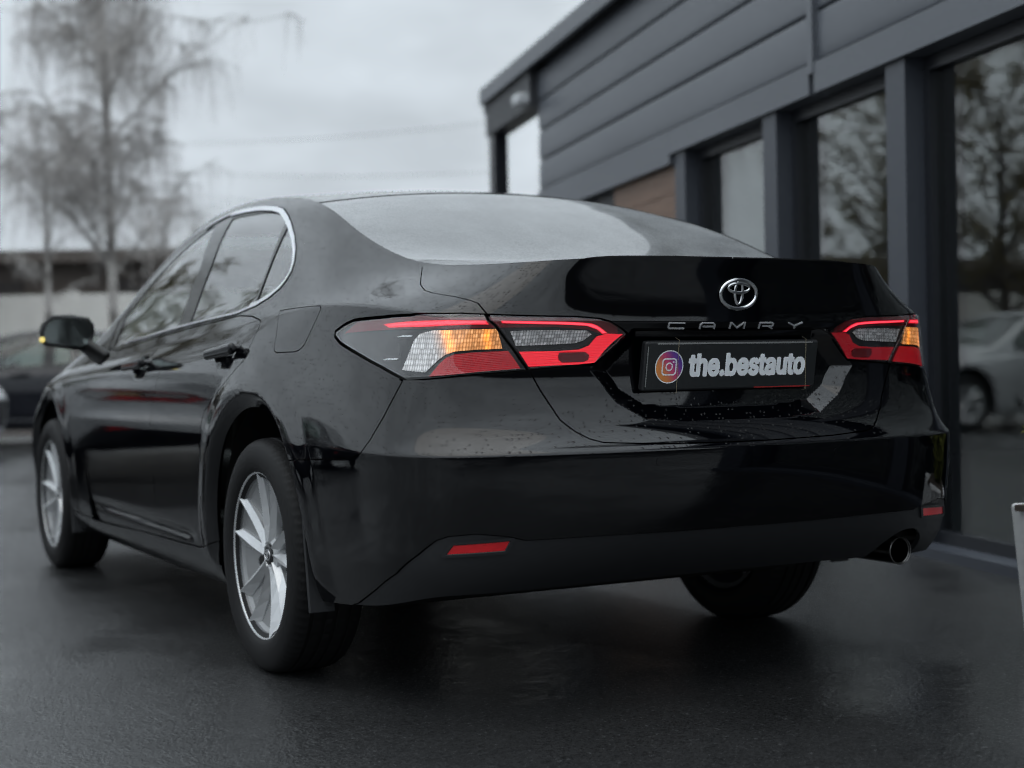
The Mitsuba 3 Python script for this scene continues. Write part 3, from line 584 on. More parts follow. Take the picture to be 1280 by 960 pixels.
    rb = REFL.buffer(.007).difference(REFL.buffer(-.001))
    add_side('reflector_frame', 'm_plastic', panel(rb, step=.01, offset=.001, gap=0, round_=.002), sd, CAR)
scene['m_glass_side'] = {'type': 'thindielectric', 'int_ior': 1.52, 'specular_transmittance': rgb(.30, .32, .32)}
# ---- parking sensors
for s_, w_ in ((.649, .428), (.270, .406)):
    for sd in (-1, 1):
        P, n = surf(np.array([s_]), np.array([w_])); P, n = P[0]*[sd, 1, 1], n[0]*[sd, 1, 1]
        c = trimesh.creation.cylinder(.0105, .006, sections=28); a = np.cross(n, [0, 0, 1]); a /= np.linalg.norm(a)
        put('parking_sensor', frame_map(c, P-n*.0018, a, np.cross(n, a), n), 'm_paint_plain', CAR, smooth=40)
# ---- wheels
def tyre_mesh():
    R = .334
    prof = [(.222, .080), (.2365, .0905), (.242, .0975), (.252, .1035), (.268, .1075), (.288, .1070), (.306, .1025), (.317, .097), (.3255, .089), (.3315, .078),
            (.3335, .066), (.334, .060), (.327, .0585), (.327, .0485), (.334, .047), (.334, .022), (.327, .0205), (.327, .0105), (.334, .009), (.334, 0)]
    prof = prof+[(r, -h) for r, h in prof[::-1][1:]]
    m = lathe(prof, 240)
    v = m.vertices; n = len(prof); i = np.arange(len(v))//n
    rr = np.hypot(v[:, 1], v[:, 2]); k = np.where((i % 3 == 0) & (np.abs(v[:, 0]) > .062) & (rr > .322), (rr-.0035)/rr, 1)
    k = np.where((i % 6 == 0) & (np.abs(v[:, 0]) < .046) & (rr > .333), (rr-.003)/rr, k)
    m.vertices = v*np.stack([np.ones_like(k), k, k], 1)
    return m
def letter_ring(text, r, h, x):
    return None
def spoke(ang, wide):
    rs = [.036, .085, .140, .192, .2345]; hw = [.0140, .0165, .0200, .0235, .0265] if wide else [.0130, .0150, .0180, .0210, .0240]
    top = [.070, .0715, .0755, .0825, .0905]; sk = [-.45, -.30, -.05, .25, .50]
    V, F = [], []
    bend = (.05 if wide else -.05)
    for r, w, t, k in zip(rs, hw, top, sk):
        a = ang+bend*(r-.04)/.17; c = np.array([math.cos(a), math.sin(a)]); e = np.array([-c[1], c[0]])
        for off, x in ((-w, t-.020), (w*k, t), (w, t-.013), (w*.8, t-.05), (-w*.8, t-.05)):
            q = c*r+e*off; V.append((x, q[0], q[1]))
    for i in range(len(rs)-1):
        for j in range(5):
            a, b, c_, d = i*5+j, i*5+(j+1) % 5, (i+1)*5+(j+1) % 5, (i+1)*5+j
            F += [[a, b, c_], [a, c_, d]]
    return trimesh.Trimesh(np.array(V), np.array(F), process=False)
def wheel(x, y, sd, name='wheel', spin=0., detail=True, car=CAR, mats=('m_rubber', 'm_alloy')):
    to = T4().translate([x, y, .332]) @ T4().scale([sd, 1, 1]) @ T4().rotate([1, 0, 0], math.degrees(spin))
    w = key_for(name, car)
    put('tyre', TYRE, mats[0], w, smooth=25, to_world=to)
    put('rim', RIM, mats[1], w, smooth=30, to_world=to)
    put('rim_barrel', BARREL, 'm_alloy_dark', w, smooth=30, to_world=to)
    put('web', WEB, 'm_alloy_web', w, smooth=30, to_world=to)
    for q in SLOTS: put('slot', q, 'm_black', w, to_world=to)
    for sp in SPOKES: put('spoke', sp, mats[1], w, to_world=to)
    put('hub', HUB, mats[1], w, smooth=30, to_world=to)
    if detail:
        put('hub_cap', HUBCAP, 'm_lamp_base', w, smooth=30, to_world=to)
        put('badge', HUBBADGE, 'm_satin', w, smooth=40, to_world=to)
    put('brake_disc', DISC, 'm_brake', w, smooth=30, to_world=to)
mat('m_brake', pr((.10, .095, .09), .45, .8))
def ell(rx, ry, w, n=64, ox=0., oy=0.):
    o = affinity.translate(affinity.scale(Point(0, 0).buffer(1, quad_segs=n//4), rx, ry), ox, oy)
    i = affinity.translate(affinity.scale(Point(0, 0).buffer(1, quad_segs=n//4), rx-w, ry-w*.9), ox, oy)
    return o.difference(i)
def badge_mesh(sc, d):
    """three linked ellipses"""
    def loop(rx, ry, ox, oy, wmax, wmin, vertical):
        g = np.linspace(0, 2*np.pi, 72, endpoint=False)
        p = np.stack([ox+rx*np.cos(g), oy+ry*np.sin(g), g*0], 1)
        w = (wmin+(wmax-wmin)*np.abs(np.cos(g) if vertical else np.sin(g)))
        t = tube(p*sc, w*sc, 8, closed=True)
        t.vertices[:, 2] *= .7; return t
    return cat(loop(.95, .62, 0, 0, .085, .085, False), loop(.56, .20, 0, .27, .075, .05, False), loop(.20, .50, 0, .07, .07, .045, True))
RIM = lathe([(.2300, .070), (.2330, .0865), (.2350, .0915), (.2392, .0930), (.2405, .0890), (.237, .080), (.232, .078), (.2300, .060)], 96)
WEB = lathe([(.0, .030), (.055, .034), (.085, .038), (.150, .050), (.212, .064), (.2325, .084)], 72)
BARREL = lathe([(.2235, .079), (.212, .045), (.206, -.02), (.212, -.085), (.228, -.092)], 72)
SPOKES = []
for k in range(5):
    base = math.radians(23+72*k)
    SPOKES += [spoke(base-.30, True), spoke(base+.30, False)]
def slot(a):
    m = extr(Polygon([(.062, -.006), (.125, -.016), (.138, -.008), (.138, .008), (.125, .016), (.062, .006)]), .02)
    v = m.vertices; r = np.hypot(v[:, 0], 0); c, s_ = math.cos(a), math.sin(a); h = np.interp(v[:, 0], [.055, .085, .15], [.034, .038, .050])
    m.vertices = np.stack([h-.018+v[:, 2]*1.0, v[:, 0]*c-v[:, 1]*s_, v[:, 0]*s_+v[:, 1]*c], 1); m.fix_normals(); return m
SLOTS = [slot(math.radians(23+36+72*k)+o) for k in range(5) for o in (-.02,)]+[slot(math.radians(23+72*k)) for k in range(5)]
HUB = lathe([(.0, .058), (.036, .058), (.040, .066), (.058, .060), (.062, .040), (.075, .0), (.0, -.0)], 48)
HUBCAP = lathe([(.0, .0705), (.024, .0700), (.0285, .067), (.030, .060)], 40)
HUBBADGE = frame_map(badge_mesh(.0235, .001), (.0708, 0, 0), (0, -1, 0), (0, 0, 1), (1, 0, 0))
DISC = lathe([(.02, .012), (.148, .012), (.150, .008), (.150, -.012), (.02, -.012)], 48)
TYRE = tyre_mesh()
for y in (0.0, 2.825):
    for sd in (-1, 1):
        wheel(sd*.803, y, sd, spin={(0.0, -1): 0.0}.get((y, sd), .4+y))
        a = np.linspace(-.25, math.pi+.25, 40)
        pf = []
        V = []; F = []
        for q in a:
            for xx, rr in ((.865, .425), (.70, .435), (.55, .42)): V.append((sd*xx, y-rr*math.cos(q), .352+rr*math.sin(q)))
        for i in range(len(a)-1):
            for j in range(2): F += [[i*3+j, i*3+j+1, i*3+j+4], [i*3+j, i*3+j+4, i*3+j+3]]
        g_ = np.linspace(-.12, math.pi+.12, 40); hd = extr(Polygon([(.43*math.cos(q), .43*math.sin(q)) for q in g_]), .02); v = hd.vertices; back = hd.copy(); back.vertices = np.stack([sd*.55+(v[:, 2]-.01), y+v[:, 0], .352+v[:, 1]], 1); back.fix_normals()
        put('arch_liner', cat(trimesh.Trimesh(np.array(V), np.array(F), process=False), back), 'm_liner', CAR, smooth=30)
        # mud flap behind each wheel
        fl = rbox(.835, .908, -.010, .0, .222, .46, .004) if y == 0 else rbox(.78, .90, -.012, 0, .19, .42, .004)
        fl = fl.copy(); fl.vertices[:, 1] += y-.375-.16*(.46-fl.vertices[:, 2]) if y == 0 else y-.375-.16*(.42-fl.vertices[:, 2])
        put('mud_flap', fl if sd > 0 else mirror(fl), 'm_plastic', CAR)
# ---- exhaust, badge, lettering
ang = np.linspace(0, 2*np.pi, 40, endpoint=False)
def pipe(r0, r1, y0, y1):
    pf = [(r0, y0), (r1, y0), (r1, y0-.0025), (r0*1.02, y1)]
    m = lathe([(r1, -(y1)), (r1, -y0-.002), (r1-.0012, -y0+.001), (r0, -y0-.001), (r0, -y1)], 48)
    v = m.vertices.copy(); m.vertices = np.stack([v[:, 1], -v[:, 0], v[:, 2]], 1); return m
ex = pipe(.0335, .0375, -.03, .25); ex.vertices += np.array([.590, -.965, .333])
put('exhaust_tip', ex, 'm_exhaust', CAR, smooth=40)
rim = lathe([(.0372, .0335), (.0384, .0350), (.0372, .0365), (.0350, .0355)], 48); v = rim.vertices.copy(); rim.vertices = np.stack([v[:, 1], -v[:, 0], v[:, 2]], 1)+np.array([.590, -.965, .333])
put('exhaust_rim', rim, 'm_exhaust_rim', CAR, smooth=60)
put('exhaust_core', (lambda c: (c.apply_transform(trimesh.transformations.rotation_matrix(math.pi/2, [1, 0, 0])), c.apply_translation((.590, -.905, .330)), c)[2])(trimesh.creation.cylinder(.0335, .01, sections=40)), 'm_black', CAR)
mat('m_exhaust', pr((.10, .098, .095), .25, 1.0))
P, n = surf(np.array([1e-3]), np.array([float(np.interp(1.027, surf_raw(np.zeros(200)+1e-3, np.linspace(.74, WMAX, 200))[:, 2], np.linspace(.74, WMAX, 200)))])); P, n = P[0]*[0, 1, 1], n[0]*[0, 1, 1]; n /= np.linalg.norm(n)
ez = n; ex_ = np.array([1., 0, 0]); ey_ = np.cross(ez, ex_)
put('badge', frame_map(badge_mesh(.058, .004), P+n*.004, ex_, ey_, ez), 'm_chrome', CAR, smooth=50)
def stroke(lines, w): return shapely.union_all([LineString(l).buffer(w/2, cap_style='flat', join_style='mitre') for l in lines])
GL = {'C': [[(.048, .016), (.004, .016), (.002, .014), (.002, .004), (.004, .002), (.048, .002)]], 'A': [[(.0025, 0), (.0025, .011), (.008, .016), (.040, .016), (.0455, .011), (.0455, 0)], [(.010, .0065), (.046, .0065)]],
      'M': [[(.002, 0), (.002, .016), (.006, .016), (.024, .003), (.042, .016), (.046, .016), (.046, 0)]], 'R': [[(.002, 0), (.002, .016), (.042, .016), (.045, .0135), (.045, .009), (.042, .007), (.012, .007)], [(.030, .007), (.045, 0)]],
      'Y': [[(.001, .0165), (.024, .0075), (.047, .0165)], [(.024, .009), (.024, 0)]]}
ww = np.linspace(.70, .80, 120); zz = surf_raw(np.zeros(120)+1e-3, ww)
for ch, xc in zip('CAMRY', (-.182, -.090, .0, .092, .185)):
    wv = float(np.interp(.9485, zz[:, 2], ww)); P, n = surf(np.array([max(abs(xc), 1e-3)]), np.array([wv])); P, n = P[0]*[np.sign(xc) or 1, 1, 1], n[0]*[np.sign(xc) or 1, 1, 1]
    g = extr(stroke(GL[ch], .0036), .0035) if stroke(GL[ch], .0036).geom_type == 'Polygon' else cat(*[extr(q, .0035) for q in stroke(GL[ch], .0036).geoms])
    e1 = np.array([1., 0, 0]); e1 -= n*(e1@n); e1 /= np.linalg.norm(e1); e2 = np.cross(n, e1)
    put('letter', frame_map(g, P-e1*.024-e2*.008-n*.0005, e1, e2, n), 'm_letter', CAR)
# ---- number plate: a board of its own in the boot lid's recess
tilt = math.atan(.19); pe3 = np.array([0, -math.cos(tilt), -math.sin(tilt)]); pe2 = np.array([0, -math.sin(tilt), math.cos(tilt)]); pe2 = np.cross(pe3, [1., 0, 0]); pe1 = np.array([1., 0, 0])
PO = np.array([0, -1.049, .849])
on_plate = lambda m, z=0.: frame_map(m, PO+pe3*z, pe1, pe2, pe3)
PL = put('number_plate', on_plate(rbox(-.268, .268, -.062, .062, -.022, .0, .006)), 'm_plastic', CAR, smooth=30)
put('plate_sheet', on_plate(extr(sbox(-.259, -.052, .259, .053).buffer(.004), .0015)), 'm_plate', PL)
put('plate_mount', on_plate(box(-.2, .2, -.05, .04, -.05, -.02)), 'm_black', PL)
mat('m_plate', pr((.022, .024, .025), .22, 0, .5)); mat('m_print_white', pr((.80, .83, .86), .45)); mat('m_line_red', pr((.35, .02, .02), .4)); mat('m_line', pr((.42, .43, .42), .3, .6)); mat('m_string', pr((.42, .36, .25), .35, .5))
def band(x0, x1, y0, y1, m, nm): put(nm, on_plate(box(x0, x1, y0, y1, 0.0, .0022)), m, PL)
band(-.235, .245, .0555, .0590, 'm_line', 'frame_line'); band(.07, .25, -.0585, -.0560, 'm_line_red', 'frame_line'); band(-.2620, -.2600, -.05, .05, 'm_line', 'frame_line')
def bold_text(t, h, cond):
    m = meshkit.text_mesh(t, h, .0006, bold=True); v = m.vertices.copy(); v[:, 0] *= cond; m.vertices = v; return m
t_ = bold_text('the.bestauto', .0355, 1.0)
v = np.asarray(t_.vertices)
flat = shapely.union_all([Polygon(v[f, :2]).buffer(1e-6) for f in t_.faces[np.abs(t_.face_normals[:, 2]) > .9] if Polygon(v[f, :2]).area > 1e-12])
x0, y0, x1, y1 = flat.bounds; H_ = v[:, 1].max()
flat = affinity.translate(affinity.scale(flat, .362/(x1-x0), .0525/H_, origin=(x0, 0)), -.136-x0, -.0225).buffer(.0023, join_style='mitre').simplify(.0001)
put('lettering', on_plate(cat(*[extr(q, .0021) for q in getattr(flat, 'geoms', [flat])])), 'm_print_white', PL)
def logo_col(p, n, uv):
    u = p.x+.1955; v = p.z-.848
    a = smoothstep(-.035, .040, v*.55+u*.75)
    c = mix((.70, .26, .07), (.55, .07, .16), smoothstep(0, .5, a)); return mix(c, (.10, .05, .30), smoothstep(.45, 1.0, a))
mat('m_logo', pr(proc(logo_col), .4))
cx, cy = -.1955, -.0005
put('logo_disc', on_plate(extr(Point(cx, cy).buffer(.0400, quad_segs=24), .0017)), 'm_logo', PL)
rr = lambda a, r: sbox(cx-a, cy-a, cx+a, cy+a).buffer(-r).buffer(r, quad_segs=8)
g = shapely.union_all([Point(cx, cy).buffer(.0415, quad_segs=24).difference(Point(cx, cy).buffer(.0390, quad_segs=24)), rr(.0215, .009).difference(rr(.0183, .007)), Point(cx, cy).buffer(.0108).difference(Point(cx, cy).buffer(.0076)), Point(cx+.0118, cy+.0118).buffer(.0022)])
put('logo_outline', on_plate(cat(*[extr(q, .0020) for q in g.geoms])), 'm_print_white', PL)
for xa, xb in ((-.1735, -.1685), (.222, .236)):
    put('elastic_band', on_plate(tube([(xa-.001, .070, -.012), (xa, .066, .003), (xb, -.066, .003), (xb, -.070, -.012)], .0007, 6)), 'm_string', PL)
# ---- door handles and mirrors
def hull_of(spheres, refine=.02, taubin=0):
    hs = m3.Manifold.batch_hull([m3.Manifold.sphere(r, 20).translate(tuple(c)) for *c, r in spheres]); return m3mesh(hs)
for sd in (-1, 1):
    for y0, y1, z0, z1, door in ((.175, .425, .927, .912, 'rear_door'), (1.185, 1.435, .897, .885, 'front_door')):
        xo = .908 if y0 < 1 else .912
        h = m3.Manifold.batch_hull([m3.Manifold.sphere(.011, 16).translate((xo, y, z)) for y, z in ((y0+.01, z0+.006), (y0+.01, z0-.008), (y1, z1+.004), (y1, z1-.006))]+[m3.Manifold.sphere(.006, 12).translate((xo-.012, y, z)) for y, z in ((y0+.004, z0), (y1+.01, z1))])
        ends = [m3.Manifold.batch_hull([m3.Manifold.sphere(.010, 12).translate((xo-.004, y, z)), m3.Manifold.sphere(.012, 12).translate((xo-.045, y, z))]) for y, z in ((y0+.015, z0), (y1-.005, z1))]
        m = m3mesh(h+ends[0]+ends[1])
        dk = f'{CAR}__{door}' + ('' if sd < 0 else '_001')
        put('door_handle', m if sd > 0 else mirror(m), PB, dk, smooth=40)
    # mirror: a shell with the glass set into its rear face
    cx_, cy_, cz_ = 1.032, 1.83, 1.022
    out = [(-.098, .030), (-.080, .052), (-.02, .063), (.055, .060), (.085, .036), (.099, .0), (.096, -.03), (.082, -.044), (.0, -.056), (-.060, -.063), (-.088, -.045), (-.100, .0)]
    pts = [(cx_+a, cy_-.02+(.012 if a < 0 else -.012*0), cz_+b, .007) for a, b in out]+[(cx_+a*.78-.004, cy_+.085, cz_+b*.72, .018) for a, b in out]
    shell = m3.Manifold.batch_hull([m3.Manifold.sphere(r, 14).translate((x, y, z)) for x, y, z, r in pts])
    face = Polygon([(a*.92, b*.90) for a, b in out]).buffer(-.004).buffer(.002)
    pock = extr(face, .03); pock.vertices = np.stack([cx_+pock.vertices[:, 0], cy_-.033+pock.vertices[:, 2]*.8, cz_+pock.vertices[:, 1]], 1)
    shell = shell - m3.Manifold(m3.Mesh(np.asarray(pock.vertices, np.float32), np.asarray(pock.faces[:, ::-1] if pock.volume < 0 else pock.faces, np.uint32)))
    stalk = m3.Manifold.batch_hull([m3.Manifold.sphere(r, 14).translate(c) for c, r in (((.965, 1.86, .975), .022), ((.955, 1.83, .985), .018), ((.905, 1.92, .935), .022), ((.895, 1.79, .935), .020), ((.90, 1.86, .915), .02))])
    k = put('door_mirror', m3mesh(shell+stalk) if sd > 0 else mirror(m3mesh(shell+stalk)), 'm_gloss_black', CAR, smooth=40)
    gl = extr(face.buffer(-.001), .002); gl.vertices = np.stack([cx_+gl.vertices[:, 0], cy_-.0195+gl.vertices[:, 2]+gl.vertices[:, 0]*.07-gl.vertices[:, 1]*.08, cz_+gl.vertices[:, 1]], 1)
    put('mirror_glass', gl if sd > 0 else mirror(gl), 'm_mirror', k)
    rp = m3mesh(m3.Manifold.sphere(.011, 16).translate((cx_+.096, cy_-.024, cz_-.026)))
    r_ = put('side_repeater', rp if sd > 0 else mirror(rp), 'm_lamp_dim', k, smooth=40)
    scene[r_]['emitter'] = {'type': 'area', 'radiance': rgb(.95*KE, .80*KE, .22*KE)}
mat('m_mirror', pr((.50, .56, .55), .04, 1.0))
# ---- cabin
mat('m_seat', pr((.018, .018, .019), .6)); mat('m_trim_dark', pr((.03, .03, .031), .6)); mat('m_headliner', pr((.25, .25, .24), .8))
for sd in (-1, 1):
    st = key_for('front_seat', CAR)
    put('seat_cushion', rbox(sd*.38-.25, sd*.38+.25, 1.05, 1.58, .36, .56, .05), 'm_seat', st, smooth=30)
    b = rbox(sd*.38-.24, sd*.38+.24, -.06, .06, 0, .62, .05); b.apply_transform(trimesh.transformations.rotation_matrix(.30, [1, 0, 0])); b.apply_translation((0, 1.10, .52)); put('backrest', b, 'm_seat', st, smooth=30)
    put('headrest', rbox(sd*.38-.12, sd*.38+.12, .80, .90, 1.12, 1.28, .04), 'm_seat', st, smooth=30)
put('rear_bench', cat(rbox(-.62, .62, .15, .65, .36, .54, .05), rbox(-.60, .60, -.02, .14, .5, .98, .05)), 'm_seat', CAR, smooth=30)
put('parcel_shelf', rbox(-.6, .6, -.5, .06, .96, .985, .01), 'm_trim_dark', CAR)
put('dashboard', rbox(-.68, .68, 1.75, 2.4, .72, .93, .06), 'm_trim_dark', CAR, smooth=30)
g_ = np.linspace(0, 2*np.pi, 40, endpoint=False)
put('steering_wheel', tube(np.stack([-.38+.185*np.cos(g_), 1.62-.185*np.sin(g_)*.35, .88+.185*np.sin(g_)], 1), .014, 8, True), 'm_seat', CAR, smooth=40)
add_both('headliner', 'm_headliner', tpanel(tpoly([(.25, -1), (.25, .95), (1.5, .95), (1.5, -1)]), step=.06, flange=False, offset=-.03), CAR)
# ---------------------------------------------------------------- other cars: the same kind of body in other paints
mat('m_silver', pr((.44, .45, .46), .30, .25, clearcoat=1.)); mat('m_navy', pr((.010, .011, .016), .18)); scene['m_glass_far'] = {'type': 'thindielectric', 'int_ior': 1.5, 'specular_transmittance': rgb(.45, .55, .52)}
def car_copy(name, label, paint, to, group=None):
    r = thing(name, label, 'car', group); m = T4(to)
    skip = ('number_plate', 'letter', 'badge', 'door_mirror__side_repeater', 'parking_sensor', 'fuel_flap', 'inner_', 'window_trim', 'headliner', 'front_seat', 'steering', 'exhaust')
    for k in [k for k in list(scene) if k.startswith(CAR+'__')]:
        tail = k[len(CAR)+2:]
        if tail.startswith(skip) or 'side_repeater' in tail or 'letter' in tail or 'hub_cap' in tail or tail.split('__')[-1].startswith('badge'): continue
        d = {a: b for a, b in scene[k].items() if a != 'emitter'}
        b = d['bsdf']['id']
        b2 = {'m_paint': paint, 'm_paint_plain': paint, 'm_glass_dark': 'm_glass_far', 'm_glass_side': 'm_glass_far', 'm_glass': 'm_glass_far', 'm_lamp_red': 'm_red_reflex'}.get(b, b)
        d['bsdf'] = {'type': 'ref', 'id': b2}
        d['to_world'] = m @ T4(d['to_world']) if 'to_world' in d else m
        nk = f'{r}__{tail}'; USED.add(nk); scene[nk] = d
    return r
rot_r = math.degrees(math.atan2(-VR[0], VR[1]))
c = BK(150, 20.0); car_copy('parked_car', 'dark saloon parked far behind the mirror of the black car', 'm_navy', T4().translate(c.tolist()).rotate([0, 0, 1], rot_r+184).translate([0, -.25, 0]))
c = BK(18, 16.2); car_copy('parked_car', 'silver car at the left edge showing only its headlamp', 'm_silver', T4().translate(c.tolist()).rotate([0, 0, 1], rot_r+2).translate([0, -3.95, 0]))
car_copy('parked_car', 'silver car seen only as a reflection in the black car doors', 'm_silver', T4().translate([-2.75, 6.7, 0]).rotate([0, 0, 1], 2).scale([1, 1, 1.05]))
car_copy('parked_car', 'dark car added out of view left of the silver one to darken reflections', 'm_navy', T4().translate([-5.7, 7.0, 0]).rotate([0, 0, 1], 4).scale([1, 1, 1.12]))  # extra car, added unseen to give the flank dark reflections
# ---------------------------------------------------------------- far side: verge, wall, brown building
mat('m_verge', pr((.045, .055, .035), .9)); mat('m_kerb', pr((.22, .20, .19), .8))
def strip(X0, X1, D0, D1, z0, z1): return BM_(box(X0, X1, D0, D1, z0, z1))
put('verge', strip(-40, 12, 23.2, 25.5, 0, .10), 'm_verge'); tag('verge', 'narrow green verge before the wall', None, None, 'structure')
put('pavement', strip(-40, 12, 22.4, 23.19, 0, .12), 'm_kerb'); tag('pavement', 'pale kerb along the far side', None, None, 'structure')
def conc(p, n, uv):
    return mix((.50, .485, .46), (.80, .78, .75), smoothstep(.3, .7, fbm(p.x*1.3+p.y*1.3, p.z*.35, 3, octaves=4)))
mat('m_concrete', pr(proc(conc), .85))
CW = thing('concrete_wall', 'pale concrete panel wall below the brown building', 'wall')
for j in range(17):
    x0 = -30+j*2.5
    put('panel', strip(x0+.08, x0+2.42, 26.03, 26.12, 0, 2.27), 'm_concrete', CW); put('post', strip(x0-.08, x0+.08, 25.98, 26.16, 0, 2.32), 'm_concrete', CW)
def brown(p, n, uv): return mix((.040, .032, .028), (.085, .070, .060), fbm(p.x*.9+p.y*.7, p.z*1.5, 1, octaves=3))
mat('m_brown', pr(proc(brown), .8)); mat('m_brown_dark', pr((.022, .018, .017), .7))
BB = thing('brown_building', 'long low brown building beyond the concrete wall', 'building')
put('wall', strip(-42, 4, 30.0, 38, 0, 3.1), 'm_brown', BB); put('roof', strip(-42.2, 4.2, 29.7, 38.2, 3.1, 3.34), 'm_roof_brown', BB); mat('m_roof_brown', pr((.10, .085, .075), .8))
for j in range(9): put('door', strip(-40+j*4.6, -37.2+j*4.6, 29.93, 29.998, .1, 2.75), 'm_brown_dark', BB)
# ---------------------------------------------------------------- trees
def grow(seed, H, r0, spread, nlimb, ntwig, droop, twig_r, z_lo=.25, lean=0., rise=1.0):
    rng = np.random.default_rng(seed)
    tz = np.linspace(0, 1, 14); wob = np.cumsum(rng.normal(0, .018*H/14*2, (14, 2)), 0)
    trunk = np.column_stack([wob[:, 0]+lean*tz*H, wob[:, 1], tz*H]); tr = r0*(1-tz)**.8+.012
    T_ = [tube(trunk, tr, 9)]; limbs = []; tw = []
    for i in range(nlimb):
        f = z_lo+(1-z_lo)*(i+rng.random())/nlimb*.97; a = rng.random()*2*np.pi
        b = np.array([np.interp(f, tz, trunk[:, k]) for k in range(3)])
        L = spread*(.35+.65*math.sin(math.pi*min(1, .25+.8*(1-f))))*(.6+.6*rng.random())
        s = np.linspace(0, 1, 8); dirx = np.array([math.cos(a), math.sin(a), 0])
        p = b+dirx*(L*s[:, None])+np.array([0, 0, 1])*(L*(rise*s-.45*droop*s**2))[:, None]+np.cumsum(rng.normal(0, .03*L, (8, 3)), 0)*[1, 1, .6]
        p[0] = b
        rr = np.interp(f, tz, tr)*.30*(1-s)+.005
        T_.append(tube(p, rr, 6)); limbs.append(p)
    for _ in range(ntwig):
        p = limbs[rng.integers(len(limbs))]; t = .25+.75*rng.random(); b = np.array([np.interp(t*7, np.arange(8), p[:, k]) for k in range(3)])
        n = 6; L = spread*(.22+.35*rng.random()); a = rng.random()*2*np.pi; s = np.linspace(0, 1, n)
        q = b+np.array([math.cos(a), math.sin(a), 0])*(L*(.45 if droop < 1 else .22)*s*(1-.35*s))[:, None]+np.array([0, 0, 1])*(L*(.35*s-droop*1.15*s**2))[:, None]+np.cumsum(rng.normal(0, .02*L, (n, 3)), 0)
        tw.append((q, twig_r*(1-.6*s)))
    return cat(*T_), tw
def twig_mesh(tw, sides=3):
    V, F, o = [], [], 0
    for q, r in tw:
        n = len(q); t = np.gradient(q, axis=0); t /= np.linalg.norm(t, axis=1)[:, None]+1e-9
        a = np.cross(t, [.3, .5, .81]); a /= np.linalg.norm(a, axis=1)[:, None]+1e-9; b = np.cross(t, a)
        for k in range(sides):
            g = 2*np.pi*k/sides; V.append(q+r[:, None]*(math.cos(g)*a+math.sin(g)*b))
        for i in range(n-1):
            for k in range(sides):
                m = (k+1) % sides
                F += [(o+k*n+i, o+k*n+i+1, o+m*n+i+1), (o+k*n+i, o+m*n+i+1, o+m*n+i)]
        o += n*sides
    return trimesh.Trimesh(np.vstack(V), np.array(F), process=False)
def leaf_mesh(tw, rng, per, size):
    V, F, o = [], [], 0
    for q, r in tw:
        for _ in range(per):
            c = q[rng.integers(1, len(q))]+rng.normal(0, size*.9, 3); u = rng.normal(size=3); u /= np.linalg.norm(u); w = np.cross(u, rng.normal(size=3)); w /= np.linalg.norm(w)
            s = size*(.6+.8*rng.random()); V += [c-u*s, c+w*s*.5, c+u*s, c-w*s*.5]; F += [(o, o+1, o+2), (o, o+2, o+3)]; o += 4
    return trimesh.Trimesh(np.array(V), np.array(F), process=False)
def bark(p, n, uv): return mix((.16, .15, .14), (.42, .40, .38), smoothstep(.35, .6, fbm(p.x*4, p.z*3, p.y*4, octaves=3)))
mat('m_birch_bark', pr(proc(bark), .8)); mat('m_twig', pr((.46, .44, .425), .8)); mat('m_bark', pr((.06, .05, .042), .9))
scene['m_leaf'] = {'type': 'principledthin', 'base_color': rgb(.17, .145, .07), 'roughness': .6, 'diff_trans': .6}; scene['m_leaf_green'] = {'type': 'principledthin', 'base_color': rgb(.055, .085, .03), 'roughness': .6, 'diff_trans': .6}
def tree(name, label, at, kind, seed, H, r0, spread, nlimb, ntwig, droop, twig_r, leaves=0, leaf=.06, mats=('m_birch_bark', 'm_twig', 'm_leaf'), **k):
    w, tw = grow(seed, H, r0, spread, nlimb, ntwig, droop, twig_r, **k)
    t = thing(name, label, kind); M = T4().translate(np.asarray(at).tolist())
    put('trunk', w, mats[0], t, smooth=40, to_world=M); put('crown', twig_mesh(tw), mats[1], t, to_world=M)
    if leaves: put('foliage', leaf_mesh(tw, np.random.default_rng(seed+1), leaves, leaf), mats[2], t, to_world=M)
